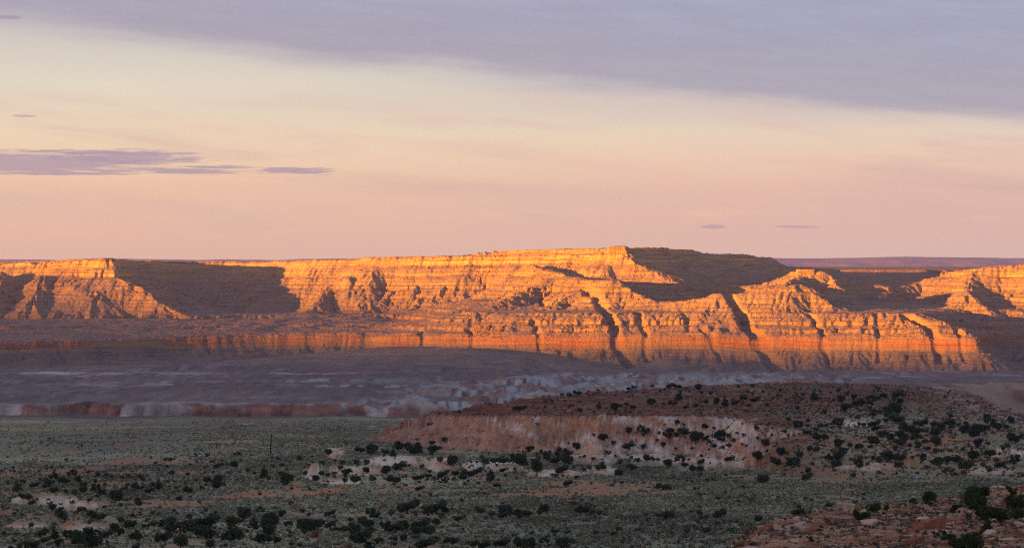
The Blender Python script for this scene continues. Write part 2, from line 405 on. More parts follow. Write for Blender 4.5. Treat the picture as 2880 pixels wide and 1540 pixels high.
    ridge(((1640, 792, 5870), (1600, 832, 5740), (1540, 862, 5660)), .5, 8)
    # --- lower tier: bench with the red cliff band
    P2 = [(-600, 985, 5250), (-100, 970, 5260), (100, 968, 5290), (220, 962, 5330), (330, 958, 5400), (440, 952, 5460), (560, 944, 5510), (720, 937, 5560), (900, 935, 5570), (1030, 934, 5560), (1200, 938, 5500),
          (1440, 940, 5410), (1700, 940, 5340), (2000, 940, 5290), (2300, 942, 5230), (2560, 941, 5160), (2700, 939, 5120), (2738, 940, 5110), (2750, 942, 5150), (2720, 935, 5330),
          (2790, 930, 5430), (2880, 938, 5400), (3100, 950, 5150)]
    P2w = [W3(*p) for p in P2]
    poly2 = [p[:2] for p in P2w] + [(2600, 5200), (2600, 8000), (-2600, 8000), (-2600, 5200)]
    d2, z2 = seg_fields(wx, wy, P2w); in2 = inside(wx, wy, poly2)
    low = (z2 - 26 * sst(d2, 0, 14) - .62 * np.maximum(d2 - 8, 0) / (1 + .0018 * d2)).astype(np.float32)
    tilt = z2 + np.minimum(d2, 600) * .050 + np.minimum(d2, 110) * .36 * sst(xc, -330, -60)
    H = np.where(in2, smax(H, tilt, 10), np.maximum(low, np.where(H > z2 - 2, H, -900)))
    # --- valley floor
    fl = floor_far(xc, yc)
    H = smax(H, fl, 7)
    x, y = crd(s, Y)
    Z = up(blur(H, 1), sc, Yc, s, Y).astype(np.float32)
    fl = floor_far(x, y)
    x = x.astype(np.float32); y = y.astype(np.float32)
    above = sst(Z - fl, 2, 26)
    # gullies, several sizes, each following the slope of the surface so far
    for wl, amp, seed in ((150, 4.0, 1), (72, 3.2, 2), (34, 2.1, 3), (17, 1.3, 4)):
        zx, zy = grads(blur(Z, 2), s, Y)
        e = erosion(x, y, Z, zx.astype(np.float32), zy.astype(np.float32), wl, seed)
        mod = .35 + 1.3 * sst(fbm(x / (wl * 5), y / (wl * 5), 2, seed + 60), -.35, .35)
        shale = 1 + .5 * sst(-Z, 185, 200)
        bandw = 1 - .6 * sst(Z, -206, -192) * (1 - sst(Z, -160, -150)) * (x > -200)
        Z = Z + above * amp * mod * shale * bandw * (e * .8 - .25 * np.abs(e))
    Z = Z + above * 3.0 * fbm(x / 60, y / 60, 4, 22)
    # two steep ravines cut down the near face, and smaller ones
    for pts, dep, wd in ((((1642, 800, 5800), (1690, 862, 5610), (1702, 900, 5480), (1735, 935, 5340), (1790, 1005, 5230)), 16, 13), (((2046, 828, 5490), (2080, 862, 5400), (2098, 905, 5320), (2130, 945, 5260), (2190, 1010, 5160)), 17, 14),
                         (((1515, 805, 5900), (1530, 850, 5740)), 12, 8), (((1500, 880, 5480), (1515, 940, 5380), (1530, 1010, 5260)), 9, 8), (((1790, 870, 5480), (1815, 920, 5340), (1830, 1010, 5210)), 9, 8),
                         (((1975, 900, 5320), (2010, 945, 5270), (2040, 1020, 5180)), 8, 8), (((2545, 895, 5260), (2620, 935, 5170), (2645, 1000, 5080)), 13, 10), (((2275, 880, 5350), (2310, 940, 5240), (2330, 1020, 5150)), 7, 7),
                         (((2690, 925, 5160), (2715, 990, 5060)), 7, 6), (((2460, 900, 5300), (2475, 990, 5130)), 6, 6), (((1320, 900, 5500), (1350, 1000, 5310)), 9, 8), (((1180, 915, 5560), (1205, 975, 5440)), 9, 9)):
        P = [W3(*p) for p in pts]
        i0, i1 = np.searchsorted(Y, [P[-1][1] - 60, P[0][1] + 60]); j0, j1 = np.searchsorted(s, [min(p[0] / p[1] for p in P) - .012, max(p[0] / p[1] for p in P) + .012])
        xx, yy = x[i0:i1, j0:j1], y[i0:i1, j0:j1]
        d, _ = seg_fields(xx + 9 * fbm(xx / 45, yy / 45, 3, 71), yy, P)
        Z[i0:i1, j0:j1] -= dep * np.maximum(0, 1 - (d / wd / (1.2)) ** 1.5) * above[i0:i1, j0:j1]
    # strata: remap height so that hard beds stand as cliffs and soft beds as ledges
    dip = 3.0 * np.sin(x / 700) + 2 * fbm(x / 500, y / 500, 2, 33)
    rr = np.random.RandomState(12)
    zi = [-400.0]; zo = [-400.0]
    z = -196.0; zi.append(z); zo.append(z)
    zi += [-190.0, -178.0, -166.0]; zo += [-194.0, -172.0, -165.0]
    z = -166.0
    while z < 60:
        a = rr.choice([3, 5, 8, 13]) * rr.uniform(.8, 1.3); bd = rr.choice([1.2, 2.5, 6]) * rr.uniform(.8, 1.2)
        L = a + bd
        zi.append(z + a); zo.append(z + a * .45)
        zi.append(z + L); zo.append(z + L)
        z += L
    cs = Z - dip
    noisy = cs + 2.0 * fbm(x / 14, y / 30, 3, 44)
    Tz = np.interp(noisy, zi, zo).astype(np.float32) + dip
    str_w = above * (.22 + .68 * sst(fbm(x / 170, (y + Z * 3) / 170, 4, 48), -.15, .25))
    rb = sst(-cs, 158, 164); str_w = str_w * (1 - rb) + rb * above * (.62 + .33 * sst(fbm(x / 60, y / 60, 3, 49), -.25, .1))
    Z2 = Z * (1 - str_w) + Tz * str_w
    # caprock blocks and boulders
    Z2 = Z2 + above * .95 * fbm(x / 8, y / 8, 3, 55) * (.3 + 1.3 * sst(fbm(x / 120, y / 120, 2, 57), -.3, .5))
    bench = above * sst(Z2, -172, -166) * (1 - sst(Z2, -150, -138))
    Z2 = Z2 + bench * (3.5 * fbm(x / 55, y / 40, 4, 58) + 3 * (ridged(x / 120, y / 60, 3, 59) - .5))
    for (px0, px1, top, Y0, Y1) in ((1711, 1761, 693, 6075, 6170), (1728, 1759, 691, 6080, 6150), (2240, 2292, 757, 5860, 5900)):
        uu = UC + x / y * F + 2 * fbm(x / 6, y / 6, 2, 60); m = (uu > px0) & (uu < px1) & (y > Y0) & (y < Y1)
        Z2 = np.where(m, np.maximum(Z2, -(top - VH) / F * Y0 + .6 * fbm(x / 8, y / 8, 2, 61)), Z2)
    Z2 = Z2 + (1 - above) * 1.2 * fbm(x / 50, y / 50, 4, 66)
    Z2 = Z2 - 4 * (1 - sst(y, 4852, 4950))
    zx, zy = grads(Z2, s, Y); sl = np.sqrt(zx ** 2 + zy ** 2)
    talus = (1 - sst(blur(sl, 1), .55, 1.15))
    V = np.stack([x, y, Z2], -1).reshape(-1, 3)
    # material zones: floor uses ground colours
    zs = (Z2 - dip)
    me = mesh_np('mesa', V, grid_faces(len(Y), len(s)), M_MESA, None, True, {'zs': zs, 'talus': talus})
    return me, (s, Y, x, y, Z2, above, sl)

def floor_far(x, y):
    z = np.interp(y, [0, 60, 200, 400, 520, 1000, 1800, 2480, 3500, 4500, 5200, 5800, 8500], [-38, -41, -46, -58, -64, -88, -128, -160, -181, -211, -236, -246, -262])
    z = z + 2.0 * fbm(x / 400, y / 400, 3, 70)
    # alluvial fan leaning on the lower tier
    z = z + 46 * np.exp(-((x + 190) / 330) ** 2 - ((y - 5330) / 300) ** 2)
    z = z + 16 * np.exp(-((x + 620) / 420) ** 2 - ((y - 5150) / 300) ** 2)
    z = z - (26 * sst(x, 0, 500) + 22 * sst(x, 700, 1150)) * sst(y, 3600, 5000)
    for u, v, Y, w in ((1880, 1012, 5080, 75), (1500, 1020, 5180, 60), (1730, 1035, 5000, 45), (2030, 1030, 4950, 60), (1640, 1030, 5060, 45), (2200, 1050, 4900, 50)):
        X, _, zz = W3(u, v - 12, Y)
        d = np.sqrt((x - X) ** 2 + ((y - Y) * .8) ** 2)
        z = np.maximum(z, zz - d * .36 * (1 + .12 * np.sin(np.arctan2(y - Y, x - X) * 9)))
    return z

# ================================================================== NEAR GROUND
def ground():
    s = np.linspace(-.30, .30, 1500); 
    Y = np.concatenate([np.geomspace(60, 200, 60, endpoint=False), np.geomspace(200, 360, 230, endpoint=False), np.geomspace(360, 1900, 620, endpoint=False), np.geomspace(1900, 2700, 190, endpoint=False), np.geomspace(2700, 4990, 430)])
    y = np.repeat(Y[:, None], len(s), 1); x = y * s[None, :]
    u = UC + s[None, :] * F + 0 * y
    Z = floor_far(x, y)
    lift = lambda a, b: np.maximum(a, b)
    # escarpment across the valley
    de0 = lambda yy: yy - 2500
    ye = 2500 + 75 * fbm(x / 260, x * 0 + .5, 3, 80) + 60 * np.abs(fbm(x / 75, y / 400, 4, 83)) - 22 * ridged(x / 24, y / 200, 3, 84) - 60 * sst(x, -150, 250)
    top = np.interp(y, [2400, 3500, 4500, 5200], [-147, -180, -211, -236]) + 3.5 * fbm(x / 110, y / 300, 3, 86) * (1 - sst(de0(y), 100, 400))
    de = y - ye
    soft = sst(x, -120, 60)            # to the right the wall lies back as white badland slopes
    rise = np.clip(de / (34 + 230 * soft), 0, 1); rise = rise * .5 + .5 * sst(rise, .25, .75)
    Z = np.where(de > 0, Z + (np.maximum(top, Z) - Z + 2.0) * rise, Z)
    bx = np.interp(y, [2400, 2900, 3600, 4600], [-190, -150, -90, 120]) + 90 * fbm(x / 300, y / 500, 3, 89)
    bad_w = (1 - sst(u, 2300, 2480)) * sst(x - bx, -60, 60) * sst(de, 0, 60) * (1 - sst(y, 4100, 4700))
    bumps = ridged(x / 105, y / 260, 4, 90)
    Z = Z + bad_w * 20 * (bumps - .6)
    Z = Z + (1 - bad_w) * sst(de, 60, 200) * 7 * (ridged(x / 300, y / 240, 3, 91) - .6)
    Z = Z + sst(y, 2600, 2900) * (1 - sst(y, 4500, 4950)) * 3.2 * fbm(x / 170, y / 260, 4, 92)
    Z = Z + 3.2 * fbm(x / 150, y / 330, 3, 99) * sst(y, 700, 1100) * (1 - sst(de, -30, 0))
    Z = Z + 17 * np.exp(-((x - 560) / 130) ** 2 - ((y - 2750) / 220) ** 2)
    # small wash with banks
    dw = np.abs(y - (2080 + 90 * fbm(x / 200, x * 0 + 3, 3, 95) + x * .15))
    Z = Z - 4.0 * (1 - sst(dw, 8, 40)) * sst(x, -420, -320)
    # right-hand rock hill
    Pf = [(1250, 1163, 1560), (1268, 1160, 1480), (1340, 1165, 1410), (1480, 1167, 1375), (1640, 1167, 1362), (1820, 1167, 1355), (1990, 1168, 1350), (2110, 1175, 1330)]
    front = [((a - UC) / F * Yv, Yv, -(b - VH) / F * Yv) for a, b, Yv in Pf]
    side = [((a - UC) / F * Yv, Yv, zz) for a, zz, Yv in ((2220, -85, 1180), (2360, -84, 1060), (2620, -84.5, 960), (3000, -83, 900), (3600, -80, 860))]
    back = [((a - UC) / F * Yv, Yv, -(b - VH) / F * Yv) for a, b, Yv in ((3600, 1185, 1430), (3050, 1180, 1440), (2880, 1170, 1500), (2800, 1150, 1560), (2730, 1118, 1620), (2660, 1098, 1680), (2550, 1083, 1750), (2300, 1073, 1850), (2050, 1079, 1830), (1874, 1087, 1770), (1700, 1101, 1710), (1574, 1113, 1660), (1438, 1127, 1610), (1348, 1138, 1580), (1250, 1163, 1560))]
    ring = front + side + back
    wx = x + 9 * fbm(x / 60, y / 60, 3, 101) * sst(y, 1100, 1300); wy = y + 16 * fbm(x / 70 + 5, y / 70, 3, 103) * sst(y, 1100, 1300)
    # work only where needed
    sub = (y > 780) & (y < 2150) & (x > -130)
    d = np.full(x.shape, 9e3); zr = np.zeros(x.shape)
    dd, zz_ = seg_fields(wx[sub], wy[sub], ring + [ring[0]]); d[sub] = dd; zr[sub] = zz_
    ins = np.zeros(x.shape, bool); ins[sub] = inside(wx[sub], wy[sub], ring)
    # interior surface: blend of inverse-distance of the rim heights (front and back)
    df, zf = np.full(x.shape, 9e3), np.zeros(x.shape); db, zb = df.copy(), zf.copy()
    a_, b_ = seg_fields(wx[sub], wy[sub], front + side); df[sub] = a_; zf[sub] = b_
    a_, b_ = seg_fields(wx[sub], wy[sub], back); db[sub] = a_; zb[sub] = b_
    top = (zf * db + zb * df) / (df + db + 1e-3)
    led = top + 2.2 * fbm(x / 130, y / 90, 4, 107) * sst(np.minimum(df, db), 5, 60)
    st = 1.5
    q = led / st; led = (np.floor(q) + sst(q - np.floor(q), .55, .95)) * st * .5 + led * .5
    cliffy = (1 - sst(u, 2080, 2260) * (y < 1500))
    drop_front = np.minimum(d * .22, 2.5) + .55 * np.maximum(d - 6, 0) / (1 + .003 * d)
    drop_soft = .06 * d
    isback = db < df
    drop = np.where(isback, .45 * d, drop_front * cliffy + drop_soft * (1 - cliffy))
    hill = np.where(ins, led, zr - drop)
    hill = np.where(sub, hill, -900.)
    nose = [((a - UC) / F * Yv, Yv, -(b - VH) / F * Yv) for a, b, Yv in ((1268, 1160, 1500), (1234, 1180, 1490), (1148, 1214, 1480), (1054, 1254, 1470), (1030, 1262, 1470))]
    dn, zn = seg_fields(wx[sub], wy[sub], nose)
    hn = zn - .30 * np.maximum(dn - 10, 0); hsub = hill[sub]; hill[sub] = smax(hsub, hn, 1.5)
    # pale ledges in front of it (low rounded outcrops)
    for (a, b, wpx, hh) in OUT:
        Yv = 257450 / (b - 1073.8) if a < 2150 else np.interp(b, [1170, 1220, 1280, 1360], [1480, 1200, 1060, 900])
        X = (a - UC) / F * Yv; rx = wpx / F * Yv / 2; ry = rx * .8 + 12
        q = ((x - X) / rx) ** 2 + ((y - Yv - ry * .6) / ry) ** 2
        m = q < 2.2
        if m.any():
            base = Z[m]; nn = fbm(x[m] / 26, y[m] / 12, 4, 120)
            lump = (1 - q[m]) * 1.1 + 1.7 * nn - .25
            ht = hh * (.5 * sst(lump, 0, .16) + .28 * sst(lump, .3, .42) + .22 * sst(lump, .62, .75)) + .35 * fbm(x[m] / 5, y[m] / 5, 3, 121) * sst(lump, 0, .3)
            if a < 2150: Z[m] = np.maximum(Z[m], base + ht)
            else: hill[m] = np.maximum(hill[m], hill[m] + np.maximum(ht, 0))
            OM[0] = None
    Z = Z - 4 * sst(y, 4890, 4985)
    hw = sst(hill - Z, -.5, 1.0)
    Z = smax(hill, Z, 1.2)
    # gullies on the rock face
    for wl, amp, sd in ((40, 3.2, 20), (20, 2.6, 21), (9, 1.2, 22)):
        zx, zy = grads(blur(Z, 1), s, Y)
        m = sub & (y < 1700)
        r0, r1 = np.searchsorted(Y, [1050, 1700])
        e = erosion(x[r0:r1], y[r0:r1], None, zx[r0:r1], zy[r0:r1], wl, sd, .5)
        slp = sst(np.sqrt(zx ** 2 + zy ** 2)[r0:r1], .18, .4)
        Z[r0:r1] += amp * e * slp * hw[r0:r1]
    # red outcrop close by on the right
    near = [(2083, 1560, 226), (2097, 1538, 240), (2160, 1494, 262), (2227, 1457, 282), (2304, 1436, 296), (2427, 1425, 306), (2594, 1414, 318), (2700, 1403, 330), (2740, 1385, 342), (2780, 1368, 350), (2880, 1369, 355), (3100, 1366, 360), (3600, 1360, 360)]
    nr = [((a - UC) / F * Yv, Yv, -(b - VH) / F * Yv) for a, b, Yv in near]
    nc = [(24, 195, -29.0), (26, 130, -24), (60, 70, -24)]
    nwx = x + 2.5 * fbm(x / 12, y / 12, 3, 130); nwy = y + 4 * fbm(x / 14 + 7, y / 14, 3, 131)
    r1 = np.searchsorted(Y, 430)
    dn, zn = seg_fields(nwx[:r1], nwy[:r1], nc[::-1] + nr)
    inn = inside(nwx[:r1], nwy[:r1], nc[::-1] + nr + [(200, 360), (200, 60)])
    topn = zn + np.minimum(dn, 40) * .015 + 1.0 * fbm(x[:r1] / 22, y[:r1] / 22, 4, 135)
    q = topn / .8 + .3 * fbm(x[:r1] / 8, y[:r1] / 8, 2, 136); topn = topn * .45 + .55 * (np.floor(q) + sst(q - np.floor(q), .6, .9)) * .8
    topn = topn + .35 * fbm(x[:r1] / 3.2, y[:r1] / 3.2, 4, 137) + .55 * np.maximum(ridged(x[:r1] / 9, y[:r1] / 5, 3, 138) - .55, 0)
    hn = np.where(inn, topn, zn - .25 * dn - .75 * np.maximum(dn - 2, 0) + .8 * fbm(x[:r1] / 5, y[:r1] / 5, 3, 139))
    nearw = np.zeros(x.shape); nearw[:r1] = sst(hn - Z[:r1], -.4, .6)
    Z[:r1] = np.maximum(Z[:r1], hn)
    # small relief
    fine = np.interp(y, [200, 600, 1500, 3000], [.10, .35, .9, 1.3])
    Z = Z + fine * fbm(x / 22, y / 22, 5, 140) 
    return s, Y, x, y, u, Z, hw, nearw, de, bad_w, ins

OM = [None]
# pale outcrops seen on the plain: centre column, row of the foot, width (photo px), height (m)
OUT = [(880, 1342, 54, 4.5), (1120, 1310, 190, 4.0), (1240, 1318, 90, 4), (1330, 1322, 60, 3.5), (1420, 1322, 120, 3.5), (1680, 1296, 150, 4.0), (1840, 1300, 140, 3.5), (1960, 1310, 150, 3.5), (2060, 1306, 90, 3),
       (1560, 1338, 160, 2.4), (1690, 1330, 110, 2.6), (960, 1360, 120, 2.0), (1000, 1332, 150, 2.6), (940, 1284, 60, 3), (1650, 1262, 110, 3.5),
       (130, 1418, 190, 3.2), (220, 1428, 160, 2.4), (240, 1488, 140, 2.2), (80, 1482, 120, 2.0), (2470, 1318, 250, 2.2), (2560, 1312, 90, 2.6), (2780, 1332, 150, 2.2), (2840, 1280, 120, 2.6), (2200, 1226, 100, 2.8), (2060, 1222, 170, 4.5), (2420, 1196, 120, 2)]

def ground_colours(s, Y, x, y, u, Z, hw, nearw, de, bad_w, ins):
    v = VH - Z / y * F
    zx, zy = grads(Z, s, Y); sl = np.sqrt(zx ** 2 + zy ** 2)
    C = lambda *c: np.array(c, np.float32)
    def mix(a, b, t): return a * (1 - t[..., None]) + b * t[..., None]
    n = fbm(x / 70, y / 110, 4, 150); n2 = fbm(x / 14, y / 20, 4, 152); n3 = fbm(x / 260, y / 400, 3, 154); n4 = fbm(x / 3.5, y / 3.5, 3, 156)
    sage = mix(mix(C(.28, .27, .165) + 0 * x[..., None], C(.22, .22, .14), sst(n, -.3, .3)), C(.42, .33, .16), sst(n3 + .5 * n2, .0, .5) * .6)
    sand = mix(C(.50, .25, .105) + 0 * x[..., None], C(.40, .165, .07), sst(n2, -.3, .4))
    sd = sst(n + .75 * n2, .10, .42) * .75
    # sandier belt around and right of the outcrops
    belt = np.exp(-((v - 1345) / 70) ** 2) * (1 - sst(u, 1500, 2100)) * .55 + .55 * sst(u, 2050, 2300) * (1 - sst(v, 1300, 1340)) + .5 * (1 - sst(u, 150, 420)) * sst(v, 1370, 1400)
    sd = np.clip(sd * (.55 + 1.2 * belt) + belt * sst(n2 + .4 * n4, -.15, .35) * .8, 0, .95)
    c = mix(sage, sand, sd)
    # farther plain: smoother yellow-green grass
    far = sst(y, 1350, 1750)
    grass = mix(C(.245, .225, .12) + 0 * x[..., None], C(.215, .185, .115), sst(n3 + .3 * n, -.1, .4))
    grass = mix(grass, C(.42, .34, .15), sst(fbm(x / 300, y / 60, 3, 157), .05, .4) * .7)
    c = mix(c, grass, far * .9)
    # dark roadbed-like strip of bare grey soil, wash banks
    bank = np.exp(-((y - (2080 + 90 * fbm(x / 200, x * 0 + 3, 3, 95) + x * .15)) / 42) ** 2) * sst(x, -420, -320)
    c = mix(c, mix(C(.20, .105, .09) + 0 * x[..., None], C(.42, .35, .31), sst(n2, .1, .35)), np.clip(bank * 1.1, 0, 1) * (.55 + .4 * sst(n, -.2, .2)))
    redp = np.exp(-((u - 385) / 60) ** 2 - ((v - 1294) / 9) ** 2) + .8 * np.exp(-((u - 270) / 45) ** 2 - ((v - 1318) / 5) ** 2)
    c = mix(c, C(.34, .13, .085), np.clip(redp * 1.2, 0, 1) * sst(n2, -.4, .1))
    # pale outcrops
    pm = np.zeros(x.shape)
    for (a, b, wpx, hh) in OUT:
        q = ((u - a) / (wpx * .56)) ** 2 + ((v - (b - hh * 3.2)) / (hh * 4.2 + 3)) ** 2
        pm = np.maximum(pm, 1 - sst(q + .8 * n2 + .4 * n4, .45, 1.05))
    rock = mix(C(.70, .55, .40) + 0 * x[..., None], C(.54, .29, .16), sst(fbm(x / 40, Z / 1.4, 3, 160), -.1, .3))
    c = mix(c, rock, pm * .95 * (nearw < .5))
    # escarpment and valley beyond
    beyond = sst(de, -4, 4)
    val = mix(C(.205, .145, .118) + 0 * x[..., None], C(.26, .19, .155), sst(fbm(x / 240, y / 500, 4, 162), -.25, .3))
    nst = fbm((x + .12 * y) / 75, y / 520, 5, 164)
    mott = fbm(x / 16, y / 190, 4, 163)
    val = val * (1 + .55 * mott)[..., None]
    wt = sst(nst + .3 * mott, .06, .16) * sst(fbm(x / 420, y / 600, 2, 166), -.02, .14) * sst(de, 120, 300)
    val = mix(val, C(.38, .33, .28), wt * .5 * sst(mott, -.25, .1))
    rd = sst(fbm(x / 120, y / 420, 4, 175), .12, .26) * sst(de, 100, 300)
    val = mix(val, C(.26, .13, .10), rd * .6)
    hb = ridged(x / 105, y / 260, 4, 90) - .6
    bc = fbm((x - .10 * y) / 42, y / 480, 5, 168); bc2 = fbm((x + .05 * y) / 9, y / 130, 4, 165)
    bad = mix(C(.40, .37, .34) + 0 * x[..., None], C(.37, .26, .17), sst(bc + .4 * bc2 + .5 * hb, .08, .26)); bad = mix(bad, C(.25, .19, .165), sst(-bc - .5 * bc2 - .4 * hb, .08, .26))
    bad = mix(bad, C(.32, .15, .09), sst(fbm(x / 90, y / 380, 3, 161) + .6 * hb, .16, .3) * .7)
    bad = bad * (1 + .9 * bc2)[..., None]
    val = mix(val, bad, np.clip(bad_w * 1.0 * sst(fbm(x / 200, y / 300, 3, 169), -.40, -.15), 0, 1))
    # white ledges lying across the floor on the far left and centre
    led = np.exp(-((y - 4620 - .12 * x) / 90) ** 2) * (1 - sst(x, -720, -520)) + .8 * np.exp(-((y - 4560 - .3 * x) / 60) ** 2) * sst(x, -480, -420) * (1 - sst(x, -230, -150))
    val = mix(val, mix(C(.56, .50, .45) + 0 * x[..., None], C(.36, .17, .11), sst(n, .05, .3)), np.clip(led * 1.3, 0, 1) * sst(fbm(x / 120, y / 60, 3, 172), -.3, -.05))
    r2 = np.exp(-((y - 3900 - .35 * x) / 80) ** 2) + np.exp(-((y - 3350 + .2 * x) / 40) ** 2)
    val = mix(val, C(.44, .41, .39), np.clip(r2, 0, 1) * sst(nst + .4 * mott, .0, .15) * .8)
    # right edge small yellow-red mounds beyond the hill
    rr_ = np.clip((Z + 163) / 17, 0, 1); q1 = fbm(x / 70, y * 0 + .3, 4, 174); q2 = fbm(x / 17, rr_ * 1.2, 3, 176)
    rb_ = rr_ + .35 * q1 + .12 * q2
    wallc = mix(C(.24, .115, .085) + 0 * x[..., None], C(.35, .19, .12), sst(rb_, .25, .5))
    wallc = mix(wallc, C(.27, .12, .085), sst(rb_, .55, .65) * .8)
    wh = np.maximum(sst(rb_ + .5 * fbm(x / 130, y * 0 + 7, 3, 177), .74, .88), sst(fbm(x / 85, y * 0 + 11, 3, 183) + .35 * q2, .10, .24))
    wallc = mix(wallc, C(.43, .37, .31), wh * .8)
    cone = sst(.35 - rr_ + .7 * fbm(x / 45, y * 0 + 3, 2, 179), .22, .4); wallc = mix(wallc, C(.30, .22, .19), cone * .6)
    wallc = wallc * (1 + .35 * q2 + .9 * fbm(x / 60, y / 60, 3, 181))[..., None]
    wallw = (1 - sst(de, 34, 60)) * sst(de, -3, 2) * (1 - sst(x, 0, 260))
    val = mix(val, wallc, np.clip(wallw, 0, 1))
    c = c * (1.15 + .5 * fbm(x / 110, y / 260, 3, 197))[..., None]
    c = mix(c, C(.24, .17, .13), sst(y + 160 * fbm(x / 200, y * 0 + 2, 3, 199), 2200, 2440) * (1 - sst(x, -330, -150)) * .85)
    rm = sst(u, 2480, 2600) * (1 - sst(y, 2900, 3400) ); val = mix(val, mix(C(.36, .25, .17) + 0 * x[..., None], C(.28, .14, .09), sst(fbm(x / 30, y / 200, 4, 185), -.1, .15)) * (1 + .6 * mott)[..., None], rm)
    c = mix(c, val, beyond)
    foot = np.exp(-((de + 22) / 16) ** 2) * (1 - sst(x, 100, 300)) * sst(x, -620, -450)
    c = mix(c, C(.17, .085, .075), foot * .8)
    # hill: dark red ledges on top, pink and white slickrock on the face
    topc = mix(C(.24, .088, .042) + 0 * x[..., None], C(.32, .155, .080), sst(n2 + .5 * n, -.05, .4))
    topc = topc * (.55 + .45 * sst(np.abs((Z / 1.1 + 1.5 * n) % 1 - .5), .08, .22))[..., None]; topc = mix(topc, C(.15, .05, .028), sst(fbm(x / 90, y / 9, 4, 178), .08, .3) * .8)
    gsl = sst(u, 2080, 2450) * sst(v, 1110, 1190)
    topc = mix(topc, mix(sage, sand, np.clip(.12 + sst(n + n2, -.2, .3) * .75, 0, 1)), gsl)
    topc = mix(topc, sage, sst(n2 + .5 * n4, .0, .3) * .5 * sst(u, 1500, 2200))
    diag = fbm((x - (y - 1350) * .0 + Z * 2.6) / 17, Z / 13 + x / 200, 4, 180)
    band = fbm(x / 150, Z / 2.2, 3, 182)
    face = mix(C(.52, .27, .15) + 0 * x[..., None], C(.68, .52, .42), sst(diag + .26 * sst(u, 1350, 1900) - .14 + .2 * n2, .06, .22))
    face = mix(face, C(.34, .135, .07), sst(band + .3 * n2, .08, .20) * .75); face = face * (1 + .5 * n2 + .3 * n4)[..., None]
    face = mix(face, C(.36, .18, .13), (1 - sst(u, 1150, 1400)) * .5)
    fz = sst(v, 1163, 1170) * (1 - sst(u, 2080, 2200)) * sst(y, 1100, 1150)
    fz = np.maximum(fz, (1 - sst(u, 1240, 1262)) * sst(v, 1140, 1200))
    hc = mix(topc, face, np.clip(fz, 0, 1) * sst(sl, .10, .24))
    rimr = sst(u, 2420, 2620) * (1 - sst(v - (1098 + (u - 2660) * .42), 10, 45)) * (1 - sst(v, 1175, 1190))
    hc = mix(hc, mix(C(.26, .12, .08) + 0 * x[..., None], C(.42, .31, .26), sst(n2 + .3 * n4, -.1, .2)), np.clip(rimr, 0, 1) * .8)
    hwm = np.clip(np.maximum(hw * (ins | (hw > .5)), 0), 0, 1)
    c = mix(c, hc, hwm * (1 - pm * .9))
    # close outcrop
    nn = fbm(x / 5, y / 5, 4, 190); ng = fbm(x / 1.6, y / 1.6, 3, 192)
    oc = mix(C(.35, .145, .065) + 0 * x[..., None], C(.48, .26, .14), sst(nn, -.15, .25)); oc = mix(oc, C(.21, .075, .032), sst(-nn - .3 * ng, .12, .4))
    oc = mix(oc, C(.68, .47, .29), sst(fbm(x / 7, y / 3, 3, 194), .15, .35) * .8)
    oc = mix(oc, C(.20, .19, .11), sst(fbm(x / 2.2, y / 2.2, 3, 196), .22, .4) * .55)
    c = mix(c, oc, nearw)
    return np.clip(c, .01, .8), v

exec_objs = {}
mesa_me, mesa_grid = mesa_country()
obj('mesa', mesa_me, None, 'structure')
G = ground()
gs, gY, gx, gy, gu, gZ, ghw, gnear, gde, gbad, gins = G
gcol, gv = ground_colours(*G)
gV = np.stack([gx, gy, gZ], -1).reshape(-1, 3).astype(np.float32)
gC = gcol.reshape(-1, 3)
nr, nc = gZ.shape
fm = lambda a: (a[:-1, :-1] + a[1:, 1:]) / 2
reg_near = fm(gnear) > .5
reg_hill = (fm(ghw) > .5) & ~reg_near & (gy[:-1, :-1] > 1000)
reg_val = (gy[:-1, :-1] > 2380) & ~reg_hill
reg_plain = ~(reg_near | reg_hill | reg_val)
for nm, reg in (('rock_outcrop_terrain', reg_near), ('hill', reg_hill), ('valley_badlands_terrain', reg_val), ('ground', reg_plain)):
    V_, Q_, (C_,) = compact(gV, grid_faces(nr, nc, reg), gC)
    obj(nm, mesh_np(nm, V_, Q_, M_GROUND, C_), None, 'structure')
print('terrain', round(time.time() - T0, 1))

